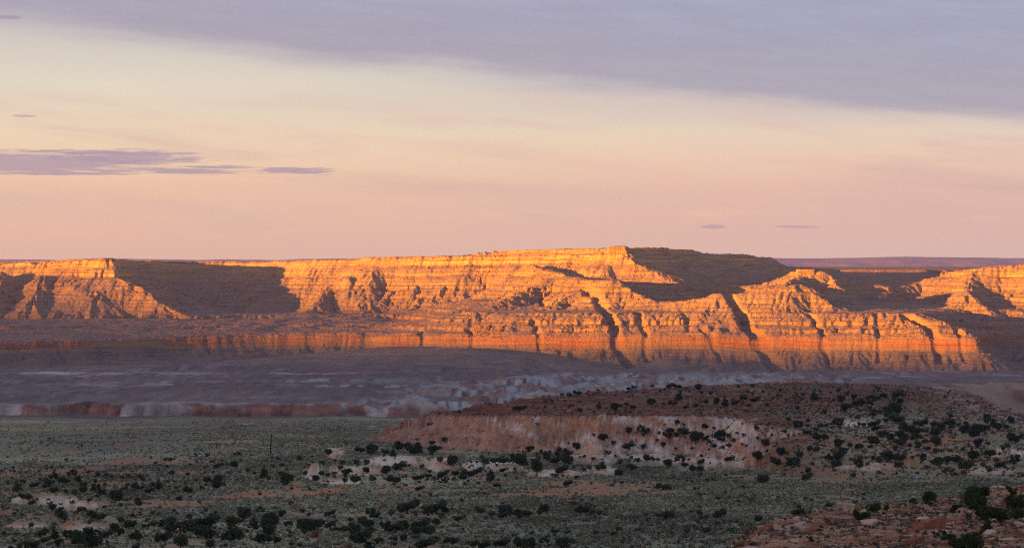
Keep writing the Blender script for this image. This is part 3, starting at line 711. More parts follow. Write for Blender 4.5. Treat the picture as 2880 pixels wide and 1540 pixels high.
# ------------------------------------------------------------------ distant land
def distant():
    # wide sheet to the horizon
    m, g, b = new_mat('far_desert_floor')
    geo = g.add('ShaderNodeNewGeometry'); n = g.noise(geo.outputs['Position'], .0012, 5, .6)
    g.l.new(g.mix(n, (.26, .17, .12), (.34, .22, .15)), b.inputs['Base Color'])
    xs = np.linspace(-60000, 60000, 61); ys = np.linspace(-30000, 90000, 61)
    X, Y = np.meshgrid(xs, ys); Z = np.full(X.shape, -330.0)
    obj('far_ground', mesh_np('far_ground', np.stack([X, Y, Z], -1).reshape(-1, 3), grid_faces(61, 61), m), None, 'structure')
    # plateau beyond the right-hand ridge
    xs = np.linspace(900, 3600, 260); ys = np.concatenate([np.linspace(8300, 9400, 150), np.linspace(9450, 16000, 40)])
    X, Y = np.meshgrid(xs, ys)
    e = Y - (8900 + 160 * fbm(X / 500, Y / 900, 3, 200)) + 25 * ridged(X / 110, Y / 200, 3, 201)
    Z = np.where(e > 0, -31 - .0004 * e + 0 * X, -31 - 8 * sst(-e, 0, 8) - .42 * np.maximum(-e - 6, 0)) + 3 * fbm(X / 60, Y / 60, 3, 203) * (e < 0)
    Z = np.maximum(Z, -332)
    obj('far_plateau', mesh_np('far_plateau', np.stack([X, Y, Z], -1).reshape(-1, 3), grid_faces(len(ys), len(xs)), M_MESA, None, True, {'zs': Z - 60, 'talus': np.ones(Z.size) * .5}), None, 'structure')
    # blue hills on the horizon
    m, g, b = new_mat('distant_hill_rock')
    geo = g.add('ShaderNodeNewGeometry'); n = g.noise(geo.outputs['Position'], .0006, 6, .6)
    g.l.new(g.mix(n, (.32, .25, .25), (.42, .32, .30)), b.inputs['Base Color'])
    xs = np.linspace(-15500, 15500, 700); ys = np.linspace(36000, 44000, 60)
    X, Y = np.meshgrid(xs, ys)
    uu = UC + X / Y * F
    sky = np.interp(uu, [0, 100, 180, 300, 560, 620, 780, 850, 960, 1000, 2180, 2300, 2400, 2540, 2620, 2760, 2880], [728, 729, 731, 726, 730, 728, 731, 727, 726, 731, 725, 726, 724, 721, 722, 724, 725])
    sky = sky - 1.6 * fbm(X / 900, Y * 0, 4, 210)
    crest = -(sky - VH) / F * 40000
    Z = crest - 330 * (np.abs(Y - 40000) / 4000) ** 1.2 + 30 * fbm(X / 700, Y / 700, 4, 212) * sst(np.abs(Y - 40000), 200, 1200)
    obj('distant_hills', mesh_np('distant_hills', np.stack([X, Y, Z], -1).reshape(-1, 3), grid_faces(len(ys), len(xs)), m), None, 'structure')
distant()

# western range behind the camera: its shadow already covers the valley
def western_range():
    a = R(SUN_AZ); sx, sy = math.sin(a), math.cos(a); Dp = lambda p: np.interp(p, [-5700, -4200], [20000., 11500.])
    t = math.tan(R(SUN_EL))
    p = np.linspace(-9500, 6500, 320); q = np.linspace(-2200, 2200, 51)
    Pg, Qg = np.meshgrid(p, q)
    # crest height so that the shadow edge crosses the cliffs at the rows seen in the photo
    pts = []
    for u_, v_, Y_ in SHADOW:
        x_ = (u_ - UC) / F * Y_; z_ = -(v_ - VH) / F * Y_
        pp = x_ * sy - Y_ * sx; qq = x_ * sx + Y_ * sy     # across / along the light
        pts.append((pp, z_ + (qq + Dp(pp)) * t))
    pts.sort()
    crest = np.interp(Pg, [a for a, _ in pts], [b for _, b in pts])
    crest = crest + 14 * fbm(Pg / 900, Qg * 0, 3, 230)
    Z = np.maximum(crest - np.abs(Qg) * .5 + 20 * fbm(Pg / 400, Qg / 400, 3, 232) * sst(np.abs(Qg), 60, 400), -335)
    Dg = Dp(Pg); X = Pg * sy + (Qg - Dg) * sx; Y = -Pg * sx + (Qg - Dg) * sy
    V = np.stack([X, Y, Z], -1).reshape(-1, 3)
    obj('western_range', mesh_np('western_range', V, grid_faces(51, 320), M_MESA, None, True, {'zs': Z, 'talus': np.ones(Z.size)}), None, 'structure')
SHADOW = [(-400, 800, 6300), (0, 806, 6300), (500, 852, 6100), (1000, 925, 5700), (1600, 965, 5250), (2200, 978, 5150), (2700, 985, 5050), (3300, 990, 4900), (1440, 620, 2700), (1440, -3000, 300), (1440, -9000, 60)]
western_range()

# bluff under the camera
xs = np.linspace(-120, 120, 90); ys = np.linspace(-160, 66, 90); X, Y = np.meshgrid(xs, ys)
Zb = -2.4 - 39.5 * sst(Y, 5, 60) + 1.2 * fbm(X / 18, Y / 18, 4, 240) - 1.6 * sst(Y, 2, 8)
cb = np.tile(np.array([.30, .15, .09], np.float32), (X.size, 1))
obj('bluff_terrain', mesh_np('bluff_terrain', np.stack([X, Y, Zb], -1).reshape(-1, 3), grid_faces(90, 90), M_GROUND, cb), None, 'structure')

#OBJECTS_HERE
# ================================================================== PLANTS AND OBJECTS
def at(u, v, y0=180, y1=4900):
    """first ground point seen along the ray through photo pixel (u, v)"""
    j = int(np.clip(np.searchsorted(gs, (u - UC) / F), 0, nc - 1))
    col = gZ[:, j]; ray = -(v - VH) / F * gY
    m = np.nonzero((col >= ray) & (gY > y0) & (gY < y1))[0]
    i = m[0] if len(m) else np.searchsorted(gY, y1) - 1
    return gs[j] * gY[i], gY[i], col[i]
def zat(x, y):
    i = np.clip(np.searchsorted(gY, y), 0, nr - 1); j = np.clip(np.searchsorted(gs, x / y), 0, nc - 1)
    return gZ[i, j]
def leaf_material(name, a, b, c=None):
    m, g, bs = new_mat(name)
    geo = g.add('ShaderNodeNewGeometry'); oi = g.add('ShaderNodeObjectInfo')
    tc = g.add('ShaderNodeTexCoord')
    n = g.noise(tc.outputs['Object'], 2.2, 4, .7)
    col = g.mix(g.ss(n, .3, .7), a, b)
    col = g.mix(1.0, col, g.ramp(oi.outputs['Random'], [(0, (.75, .8, .8)), (1, (1.25, 1.15, 1.1))]), 'MULTIPLY')
    g.l.new(col, bs.inputs['Base Color'])
    return m
M_JUN = leaf_material('juniper_foliage', (.038, .060, .036), (.085, .105, .055))
M_RUST = leaf_material('rust_twigs', (.14, .065, .042), (.24, .11, .07))
M_GREEN = leaf_material('green_foliage', (.030, .058, .018), (.065, .10, .030))
M_GREY = leaf_material('dry_twigs', (.085, .075, .065), (.17, .145, .12))
M_BARK = leaf_material('shaggy_bark', (.07, .05, .04), (.13, .10, .08))
m_, g_, b_ = new_mat('shrub_cover')
at_ = g_.add('ShaderNodeAttribute', attribute_name='albedo'); g_.l.new(at_.outputs['Color'], b_.inputs['Base Color']); M_COVER = m_
m_, g_, b_ = new_mat('weathered_wood')
g_.l.new(g_.mix(g_.noise(g_.add('ShaderNodeNewGeometry').outputs['Position'], 3.0, 4, .6), (.018, .010, .012), (.035, .02, .02)), b_.inputs['Base Color']); M_WOOD = m_
m_, g_, b_ = new_mat('grey_gravel')
g_.l.new(g_.mix(g_.noise(g_.add('ShaderNodeNewGeometry').outputs['Position'], .4, 5, .6), (.15, .14, .15), (.22, .20, .20)), b_.inputs['Base Color']); M_ROAD = m_

def leaves(rng, centres, radii, n, size, up_bias=.35, flat=.85):
    """n small triangles in clumps on and inside a union of balls"""
    centres = np.array(centres); radii = np.array(radii)
    w = radii ** 2; k = rng.choice(len(radii), n, p=w / w.sum())
    d = rng.normal(size=(n, 3)); d /= np.linalg.norm(d, axis=1)[:, None]
    r = radii[k] * (1 - .55 * rng.rand(n) ** 2.2)
    p = centres[k] + d * r[:, None] * np.array([1, 1, flat])
    # gather towards sub-clumps for light and dark lumps
    cl = rng.randint(0, max(6, n // 22), n); cc = np.array([p[cl == c].mean(0) if (cl == c).any() else p[0] for c in range(cl.max() + 1)])
    seed = p[rng.randint(0, n, cl.max() + 1)]
    q = ((p[:, None, :] - seed[None]) ** 2).sum(-1).argmin(1) if n < 5000 else cl
    if n < 5000: p = p + (seed[q] - p) * .22
    p[:, 2] = np.maximum(p[:, 2], .04 + .06 * rng.rand(n))
    a = rng.normal(size=(n, 3)); a /= np.linalg.norm(a, axis=1)[:, None]
    b = np.cross(a, rng.normal(size=(n, 3)) + d * .6); b /= np.linalg.norm(b, axis=1)[:, None] + 1e-6
    sz = size * (.55 + .9 * rng.rand(n))[:, None]
    V = np.stack([p - a * sz * .6, p + a * sz * .6 + b * sz * .3, p + b * sz * 1.1 + np.array([0, 0, up_bias]) * sz], 1).reshape(-1, 3)
    return V, np.arange(3 * n).reshape(-1, 3)
def limbs(rng, spread, h, nb=5, r0=.09):
    """trunk with forked limbs as tapered square tubes"""
    V = []; Q = []
    def tube(p0, p1, ra, rb):
        p0 = np.array(p0, float); p1 = np.array(p1, float); ax = p1 - p0; ax /= np.linalg.norm(ax) + 1e-9
        s1 = np.cross(ax, [.3, .9, .2]); s1 /= np.linalg.norm(s1); s2 = np.cross(ax, s1); b = len(V)
        for p, r in ((p0, ra), (p1, rb)):
            for k in range(5):
                t = k * 2 * math.pi / 5; V.append(p + r * (math.cos(t) * s1 + math.sin(t) * s2))
        for k in range(5): Q.append((b + k, b + (k + 1) % 5, b + 5 + (k + 1) % 5, b + 5 + k))
    fork = np.array([rng.uniform(-.06, .06), rng.uniform(-.06, .06), h * .22])
    tube((0, 0, -.15), fork, r0, r0 * .8)
    for i in range(nb):
        t = i * 2 * math.pi / nb + rng.uniform(-.4, .4)
        mid = fork + np.array([math.cos(t) * spread * .3, math.sin(t) * spread * .3, h * rng.uniform(.15, .28)])
        tip = mid + np.array([math.cos(t) * spread * .4, math.sin(t) * spread * .4, h * rng.uniform(.1, .35)])
        tube(fork, mid, r0 * .6, r0 * .4); tube(mid, tip, r0 * .4, r0 * .12)
        t2 = t + rng.choice([-.7, .7]); tube(mid, mid + np.array([math.cos(t2) * spread * .3, math.sin(t2) * spread * .3, h * .3]), r0 * .3, r0 * .1)
    return np.array(V), np.array(Q)
# unit plants: crown about 1 wide; shape word -> builder of lobes
def lobes(rng, shape):
    c = []; r = []
    if shape == 'round':
        c.append((0, 0, .36)); r.append(.36)
        for i in range(9):
            t = rng.uniform(0, 6.28); q = rng.uniform(.16, .27); c.append((math.cos(t) * q, math.sin(t) * q, rng.uniform(.2, .56))); r.append(rng.uniform(.14, .22))
    elif shape == 'broad':
        for i in range(11):
            t = rng.uniform(0, 6.28); q = rng.uniform(.05, .34); c.append((math.cos(t) * q, math.sin(t) * q, rng.uniform(.16, .36))); r.append(rng.uniform(.13, .2))
    elif shape == 'upright':
        for i in range(10):
            z = rng.uniform(.15, .95); q = .22 * (1.1 - z * .8); t = rng.uniform(0, 6.28); c.append((math.cos(t) * q, math.sin(t) * q, z)); r.append(.2 * (1.25 - z * .7))
    elif shape == 'lopsided':
        for i in range(10):
            x = rng.uniform(-.34, .3); c.append((x, rng.uniform(-.24, .24), .2 + .38 * (x + .34) * rng.uniform(.6, 1.1))); r.append(rng.uniform(.13, .21))
    elif shape == 'two-lobed':
        for sx, hh in ((-.24, .42), (.25, .3)):
            for i in range(6):
                c.append((sx + rng.uniform(-.12, .12), rng.uniform(-.16, .16), rng.uniform(.15, hh))); r.append(rng.uniform(.12, .19))
    else:  # ragged
        for i in range(14):
            t = rng.uniform(0, 6.28); q = rng.uniform(.08, .42); c.append((math.cos(t) * q, math.sin(t) * q, rng.uniform(.1, .6))); r.append(rng.uniform(.07, .15))
    return c, r
def plant_meshes(kind, shape, seed, n, size, mat, bark=True):
    rng = np.random.RandomState(seed); c, r = lobes(rng, shape)
    V, Q = leaves(rng, c, r, n, size)
    crown = mesh_np(kind + '_crown', V, Q, mat, None, False)
    V, Q = limbs(rng, .7, .8, 5, .035)
    return crown, mesh_np(kind + '_trunk', V, Q, M_BARK, None, True)
SHAPES = ['round', 'broad', 'upright', 'lopsided', 'two-lobed', 'ragged']
JUN = {}
for k, sh in enumerate(SHAPES):
    for q in range(2): JUN[(sh, q)] = plant_meshes('juniper', sh, 100 + k * 5 + q, 1500, .055, M_JUN)
RUST = [plant_meshes('shrub', sh, 200 + k, 800, .05, M_RUST) for k, sh in enumerate(('round', 'broad', 'ragged'))]
NEARB = {sh: plant_meshes('bush', sh, 300 + k, 4200, .034, M_GREEN) for k, sh in enumerate(('round', 'lopsided', 'upright', 'ragged', 'broad'))}
DRY = [plant_meshes('dry', sh, 320 + k, 1300, .022, M_GREY) for k, sh in enumerate(('ragged', 'round'))]

# junipers seen in the photo: four quarters of the foreground, rows of x, y, width in a 2.993x enlargement (b = brown shrub)
RAW = {0: """210 742 18,325 732 22,388 714 26,457 760 66,597 753 66,817 767 46,902 763 38,185 828 50,142 862 76,292 850 74,378 805 36,395 845 76,535 815 84,648 803 62,449 895 76,377 870 50,556 912 40,628 917 46,702 890 62,702 840 60,803 870 80,850 912 60,747 970 46,823 963 36,1020 780 44,1075 785 44,1175 780 50,1201 809 46,1447 752 50,1573 751 44,1128 843 62,1165 872 60,1048 878 46,1335 845 66,1290 855 50,1260 900 64,978 960 116,1255 945 56b,1160 975 70,1413 960 36,1413 942 36b,1500 942 56,1585 895 80,1595 945 30,1695 880 42,1735 808 62,1835 800 80,1815 845 90,1650 602 32,1748 604 42,2010 590 44,1975 595 26,1465 630 26,1385 642 36,1425 638 40,1310 662 36,1393 700 30,1795 655 30,1835 693 64,1968 678 64,1918 738 36,2085 730 44,1455 910 50b,1670 990 50b,805 818 66b,985 910 44b,1045 915 44b,1335 718 34b,1720 700 50b,1850 660 30b,2020 738 30b,1797 745 26,1555 838 34b,207 948 26,112 942 24,180 985 60,225 990 70,270 1000 60,410 1010 44,440 1035 66,598 1018 38,505 1072 98,680 1058 68,748 1090 64,822 1125 100,1103 1085 56,1018 1153 52,1095 1190 96,1222 1200 62,1355 1177 84,1280 1180 50,965 1220 90,1005 1245 80,1593 1125 56,2052 1095 120,2130 1165 90,1950 1165 110,2010 1155 60,1747 1170 186,1520 1200 200,1620 1215 100,1725 1255 170,1142 1285 112,1368 1290 136,1950 1280 160,1520 1330 120,1770 1350 80,1903 1350 54,900 1265 100,770 1255 180,640 1290 110,570 1270 80,455 1255 80,345 1262 80,640 1325 90,755 1320 96,375 1320 80,490 1338 76,270 1355 120,122 1325 44,85 1368 50,160 1370 50,1360 1365 24,1140 1370 60,2140 1305 40,258 1190 50,185 575 24b,58 612 30b,372 607 22b,550 637 30,768 633 14""",
1: """180 627 46,360 627 48,287 643 28,470 610 32,605 575 60,870 552 78,970 555 100,1080 572 60,1150 572 60,1235 530 110,1345 518 90,1330 560 120,1475 500 60,1480 560 100,1530 540 60,1575 483 50,1450 345 28,1712 247 26,1910 258 22,1972 167 22,65 745 70,218 685 40,135 693 46,205 760 70,255 805 110,500 795 64,413 755 48,560 700 36,545 760 50,600 765 40,724 652 56,700 715 42,653 753 36,762 758 94,822 808 96,740 820 50,921 726 60,932 670 54,840 673 60,980 806 56,1090 725 84,1165 665 30,1210 690 110,1286 692 34,1395 692 40,1545 683 54,1655 668 96,2080 725 60,1895 620 40,2070 608 34,1375 785 80,1330 795 40,1440 775 60,1490 790 60b,1570 765 84,1590 805 60,1657 800 40,1670 755 70,1780 755 100,1745 785 70,1860 738 80,1980 770 84,1975 738 46,2010 655 80,2080 660 80,1930 655 60,2130 655 50,1160 805 110,1160 840 60b,1252 843 50b,2022 855 62,1378 880 68,1895 893 40b,596 962 54b,291 1005 66b,28 922 40,25 1060 64,218 1090 68,383 1067 46,622 1090 86,1068 1028 76b,1275 1040 160,1230 1050 90,1330 1025 90,1135 1085 90b,1220 1115 60b,1343 1093 80b,985 1100 110,1525 1045 150,1440 1068 90,1590 1060 60,1555 1110 56,1885 1068 70,1985 1103 56,2100 1075 120,2080 1110 80,1710 1132 74,1517 1165 66,795 1140 56,120 1140 130,90 1195 110,100 1235 100,262 1177 74,400 1190 130,460 1190 110,535 1175 90,440 1215 90,407 1250 50,633 1183 78,510 1255 116b,280 1280 32,35 1300 90,145 1305 112,697 1215 40,760 1220 90,830 1225 100,925 1185 120,890 1155 80,1105 1210 110,1180 1215 120,1240 1190 90,1380 1190 140,1345 1235 80,1435 1240 130,1335 1290 60,890 1290 170,955 1350 106,1025 1325 70,1160 1305 60,780 1358 76b,1240 1290 70,1430 1345 160,1640 1325 120,1918 1315 60b,1840 1355 80,1930 1355 90,2070 1340 120,450 1362 20,1060 1325 30""",
2: """410 97 30,480 92 50,545 78 60,640 70 30,720 50 30,975 40 40,1025 36 40,1175 28 30,1330 18 60,1390 20 60,1240 65 26,1285 50 20,1465 35 26,1570 30 60,1590 68 30,1690 45 20,1900 15 30,1975 70 30,2020 25 40,2110 70 30,1405 93 70,1675 85 40,1490 70 20,275 155 34,330 145 30,45 207 60,95 203 50,20 215 40,277 198 26,355 195 20,480 193 30,572 213 56,720 198 50,870 215 80,960 202 50,1005 196 60,1170 180 70,1350 170 60,1270 170 24,1545 178 40,1635 155 50,1720 150 60,1785 150 60,1860 135 30,1885 160 60,1945 142 60,2045 137 70,1985 178 40,1755 197 24,1730 222 26,1450 200 34,1575 210 26,2145 180 40,1390 360 44,1445 375 30,1620 380 60,1700 388 30,1320 390 60,1080 408 60,1130 402 60,985 415 60,1230 410 30,1105 450 30,1300 435 64,1380 435 50,1440 445 90,1540 440 100,1600 445 90,1735 440 110,1445 415 40,1815 465 50,1950 440 30,2055 435 50,1858 480 44,680 458 30,770 475 90,470 497 20,850 515 40,760 505 60,1215 490 26,1265 515 50,1100 530 50,980 550 90,1608 483 32,1660 500 50,1450 490 24,1758 480 60,1768 550 40,1700 525 50,1815 515 50,1935 510 24,2065 490 30,2125 515 60,2140 545 40,145 550 70,245 560 30,535 555 70,410 580 110,290 615 100,475 590 60,805 583 50,60 640 120,90 630 90,205 670 110,370 645 100,465 635 90,610 630 32,865 618 26,420 740 90,755 680 70,680 660 40,725 745 54,895 750 66,510 710 30,610 725 40,650 730 40,905 665 50,995 620 34,1130 630 50,1125 640 60,1228 640 32,1010 700 80,1045 670 50,1310 665 76,1172 675 44,1410 635 76,1380 570 30,1510 570 40,1590 605 28,1605 640 24,1488 645 24,1585 675 60,1550 710 90,1455 685 60,1660 680 20,1835 663 76,2060 625 86,1965 590 26,537 790 38,1258 867 84,468 837 70,1535 882 34,833 843 56b,1782 908 52b,2110 805 90,1865 808 50b,20 865 40b,330 765 60b,370 775 40,20 735 60b,510 960 40b,520 1008 84b,630 1022 80b,710 950 30b,1150 970 40b,270 1050 90,230 1080 50,590 1070 120,675 1085 50,730 1085 50,782 1092 46,865 1093 50b,50 1100 90,120 1097 66,1127 1098 40,1230 1108 70,1312 1108 90,1420 1105 60b,1575 1092 54,1580 1125 40,1630 1125 40,1750 1100 96,2070 1128 60,2145 1115 40b,365 1240 60,160 1262 40,450 1252 30,1965 1250 86b,270 1335 86,140 1340 110,60 1350 80,40 1320 60,423 1352 110""",
3: """105 45 36,228 92 36,285 85 40,435 68 26,385 95 64,400 130 30,270 130 30,247 155 30,150 130 30,78 98 40,40 122 26,440 133 20,545 140 30,585 65 50,665 90 40,615 130 70,715 115 60,760 158 90,830 150 100,920 50 46,905 122 60,970 100 60,1095 105 90,1058 128 40,1140 102 30,1028 148 28,1108 155 60,1060 210 110,1005 230 80,850 208 50,915 235 60,870 260 60,655 210 90,465 235 46,375 150 20,505 185 30,250 208 40,1015 270 80,1070 300 110,1120 290 40,750 285 50,690 275 30,590 310 80,560 335 50,330 315 36,245 345 84,170 318 50,330 355 36,405 375 56,435 350 50,480 345 30,330 405 70,135 405 44,440 445 100,600 340 60,780 340 60,900 340 90,912 375 70,990 310 50,1135 347 76,1235 332 46,1300 332 90,1185 385 90,1330 398 48,1395 350 70,1450 370 90,1410 405 90,1535 335 70,1490 325 50,1545 360 50,1592 353 44,1660 350 90,1640 385 80,1770 390 130,1820 370 80,1730 415 90,1925 370 76,2003 375 56,2040 305 66,1835 285 60,1845 312 60,1895 312 60,1530 280 46,1530 405 60b,960 425 76,1035 435 66,1110 430 70,1160 430 50,1255 410 80,1240 445 90,1135 470 80,1100 490 90,1070 530 54,880 470 90,895 490 80,857 520 52,590 500 80,688 526 50,757 525 70,380 545 84,618 568 80,260 600 66,250 525 26,252 560 20,105 585 78,160 620 40,33 650 50,70 672 80,210 662 100,140 685 60b,367 670 34,330 717 50,455 723 34b,315 790 66,345 780 50,710 775 52,865 803 40b,515 640 70,585 640 90,560 670 90,773 628 50,737 655 44,905 640 60,940 680 50,835 683 40,760 700 70,1000 610 90,1045 600 60,970 615 60,1010 640 50,1110 635 90,1150 600 70b,1210 620 34,1295 610 66,1305 655 40,1100 680 70,1190 514 46,1250 518 64,1315 487 52,1405 480 90,1332 545 64,1415 565 56,1645 545 26,1755 505 80,1790 480 40,1845 520 52,2045 455 80,2090 465 70,2140 440 50,1975 545 40,2015 578 50,1515 635 70,1580 635 80,1625 640 40,1430 660 90,1380 655 50,1725 605 100,1862 592 96,1940 590 30,1665 690 120,1805 690 46,1865 725 60,1960 685 90,1910 650 50,1480 742 50,1540 740 50,1580 765 50,1640 758 50,2070 640 90,1975 748 20,933 735 70b,1338 752 40b,1203 737 16,730 463 14b,180 860 30b,510 1030 60,258 1080 90,1210 985 60"""}
trees = []; shrubs = []
for q, txt in RAW.items():
    for it in txt.split(','):
        a, b, w = it.split(); br = w.endswith('b'); w = float(w.rstrip('b'))
        u, v, w = float(a) / 2.993 + 720 * q, 1080 + float(b) / 2.993, w / 2.993
        (shrubs if br else trees).append((u, v, w))
random.seed(5)
def shape_for(w, u):
    r = random.random()
    return 'round' if r < .30 else 'broad' if r < .55 else 'lopsided' if r < .72 else 'ragged' if r < .84 else 'two-lobed' if r < .94 else 'upright'
ASP = {'round': .72, 'broad': .52, 'upright': 1.15, 'lopsided': .55, 'two-lobed': .5, 'ragged': .7}
TREES = []
for (u, v, w) in trees:
    sh = shape_for(w, u); foot = v + w * .34 * (ASP[sh] / .6)
    X, Yv, z = at(u, foot)
    TREES.append(dict(u=u, v=v, w=w, sh=sh, X=X, Y=Yv, z=z, W=w / F * Yv * 1.4))
# --- wording that places each tree beside something one can find
ORD = 'first second third fourth fifth sixth seventh eighth ninth tenth eleventh twelfth'.split()
def zone(u, v):
    if v < 1122 and u > 1400: return 'on the crest of the red hill'
    if v < 1200 and u > 2150: return 'on the red upper slope right of the hilltop'
    if v < 1172 and u > 1400: return 'on the red ledges above the slickrock face'
    if u > 2150 and v < 1262: return 'on the sandy middle of the right hillside'
    if u > 2150 and v < 1345: return 'beside the white ledges on the right hillside'
    if u > 2150: return 'on the sage flat above the near outcrop'
    if u > 1250 and v < 1262: return 'at the foot of the slickrock face'
    if u > 1250 and v < 1345: return 'among the pale ledges below the slickrock'
    if u > 900 and v < 1300: return "under the slickrock hill's left tip"
    if u > 900 and v < 1370: return 'on the red sand left of the slickrock'
    if v < 1300: return 'on the open plain near the pole'
    if u < 420 and v < 1440 and v >= 1320: return 'around the pale ledges on the left'
    if v < 1400 and u < 900: return 'on the sandy slope below the pole'
    if v < 1445: return 'on the sage flat below the ledges'
    if v < 1490: return 'in the belt above the bottom edge'
    return 'along the bottom edge of the view'
def finish_labels(items, kindword, tone):
    cls = {}
    for t in items:
        sz = 'big' if t['w'] > 33 else 'mid-sized' if t['w'] > 20 else 'small' if t['w'] > 12 else 'tiny'
        t['key'] = (sz, t['sh'], zone(t['u'], t['v'])); cls.setdefault(t['key'], []).append(t)
    for (sz, sh, zn), L in cls.items():
        L.sort(key=lambda t: t['u'])
        for i, t in enumerate(L):
            lab = f"{sz} {sh} {tone}{kindword} {zn}"
            if len(L) > 1:
                o = f"{ORD[i]} from left" if i < 12 else f"{ORD[min(len(L) - 1 - i, 11)]} from right"
                if len(lab.split()) + 3 > 16: lab = lab.replace('of the view', '')
                lab = f"{lab}, {o}"
            t['label'] = lab
def place_plant(name, t, crown, trunk, cat, group, mir=1):
    rz = random.uniform(-.5, .5) if t['sh'] in ('lopsided', 'two-lobed') else random.uniform(0, 6.28)
    e = bpy.data.objects.new(name, None); link(e); e.location = (t['X'], t['Y'], t['z'] - .05); e.rotation_euler = (0, 0, rz)
    Wd = t['W']; k = random.uniform(.9, 1.1)
    e.scale = (Wd, Wd, Wd * k); e.empty_display_size = .2
    e['label'] = t['label']; e['category'] = cat; e['group'] = group
    c = bpy.data.objects.new('crown', crown); link(c, e); tr = bpy.data.objects.new('trunk', trunk); link(tr, e)
    return e
order = sorted(TREES, key=lambda t: -t['w']); single = order[:300]; rest = order[300:]
finish_labels(single, 'juniper', 'dark ')
for t in single:
    c, tr = JUN[(t['sh'], random.randint(0, 1))]
    place_plant('juniper_tree', t, c, tr, 'tree', 'junipers scattered over the plain and the red hill')
# the smallest junipers of the photo, with the far specks on hill and plain, as one growth
def scatter_merge(name, items, meshes, mat, label, cat, sub=1):
    Vs, Fs, n = [], [], 0
    rng = np.random.RandomState(3)
    for (X, Yv, z, w) in items:
        V, Q = meshes[rng.randint(len(meshes))]
        a = rng.uniform(0, 6.28); c, s_ = math.cos(a), math.sin(a)
        P = V * w; P = np.stack([P[:, 0] * c - P[:, 1] * s_ + X, P[:, 0] * s_ + P[:, 1] * c + Yv, P[:, 2] + z - .05], 1)
        Vs.append(P); Fs.append(Q + n); n += len(V)
    return obj(name, mesh_np(name, np.concatenate(Vs), np.concatenate(Fs), mat, None, False), None, 'stuff', label=label, category=cat)
small_j = [leaves(np.random.RandomState(400 + i), *lobes(np.random.RandomState(400 + i), sh), 260, .12) for i, sh in enumerate(('round', 'broad', 'ragged', 'round'))]
items = [(t['X'], t['Y'], t['z'], t['W']) for t in rest]
rng = np.random.RandomState(17)
for k in range(1500):
    r = rng.rand()
    if r < .45: u, v = rng.uniform(1450, 2800), 1075 + 95 * rng.rand() ** 1.0
    elif r < .6: u, v = rng.uniform(2150, 2880), rng.uniform(1150, 1340)
    elif r < .8: u, v = rng.uniform(0, 2100), rng.uniform(1290, 1380)
    else: u, v = rng.uniform(0, 2880), rng.uniform(1380, 1540)
    X, Yv, z = at(u, v)
    if Yv < 450 or Yv > 2050: continue
    if .5 * fbm(np.array([X / 60.]), np.array([Yv / 60.]), 2, 300)[0] + .1 * rng.rand() < .0: continue
    items.append((X, Yv, z, rng.uniform(.9, 2.3)))
scatter_merge('juniper_scrub', items, small_j, M_JUN, 'thin scatter of tiny dark junipers between the larger trees', 'scrub')
SH = []
for (u, v, w) in shrubs:
    X, Yv, z = at(u, v + w * .3); SH.append(dict(u=u, v=v, w=w, sh=random.choice(['round', 'broad', 'ragged']), X=X, Y=Yv, z=z, W=w / F * Yv))
finish_labels(SH, 'brown shrub', 'rusty ')
for t in SH:
    c, tr = RUST[['round', 'broad', 'ragged'].index(t['sh'])]
    place_plant('brown_shrub', t, c, tr, 'shrub', 'rust-brown shrubs among the sage')
# bushes on the near outcrop
NB = [(1355, 965, 130, 'round', 'dark green bush standing out on the skyline of the near outcrop'), (885, 1040, 120, 'broad', 'green bush behind the pair at the left end of the near outcrop'),
      (995, 1030, 56, 'upright', 'narrow upright green bush on the crest of the near outcrop'), (740, 1075, 84, 'upright', 'leftmost green bush on the near outcrop'),
      (800, 1110, 110, 'lopsided', 'lopsided green bush beside the leftmost one on the near outcrop'), (1740, 930, 230, 'broad', 'largest green bush, crowning the right part of the near outcrop'),
      (1700, 975, 110, 'round', 'round green bush below the left side of the largest bush'), (1770, 1000, 130, 'lopsided', 'lopsided green bush right under the largest bush'),
      (1760, 1060, 170, 'ragged', 'ragged green bush joining the upper and lower clumps'), (1570, 1045, 90, 'ragged', 'small ragged green bush left of the big clump'),
      (1850, 1095, 150, 'round', 'round green bush in the left half of the lower clump'), (1950, 1110, 190, 'broad', 'wide green bush in the middle of the lower clump'),
      (2070, 1010, 170, 'round', 'big dark bush near the right edge of the view'), (2110, 1095, 130, 'broad', 'dark green bush at the right edge below the big one'),
      (1840, 1185, 100, 'upright', 'green bush at the foot of the lower clump'), (2050, 905, 90, 'ragged', 'thin ragged bush near the right edge on the skyline'),
      (2140, 960, 70, 'ragged', 'ragged bush cut by the right edge of the view'), (1510, 1290, 110, 'lopsided', 'low green bush on bare rock near the bottom edge'),
      (1485, 1250, 50, 'upright', 'small spiky bush above the low one on bare rock'), (1600, 1355, 180, 'broad', 'dark bush cut by the bottom edge, left one'), (1720, 1345, 200, 'round', 'dark bush cut by the bottom edge, right one'),
      (350, 1305, 56, 'ragged', 'small green bush on the red rock face at far left')]
for i, (a, b, w, sh, lab) in enumerate(NB):
    u, v, w = 2160 + a / 2.993, 1080 + b / 2.993, w / 2.993
    asp = ASP[sh]; X, Yv, z = at(u, min(v + w * .36 * asp / .6, 1580), 150, 430)
    t = dict(u=u, v=v, w=w, sh=sh, X=X, Y=Yv, z=z, W=w / F * Yv * 1.32, label=lab)
    place_plant('green_bush', t, NEARB[sh][0], NEARB[sh][1], 'bush', 'green bushes on the near outcrop')
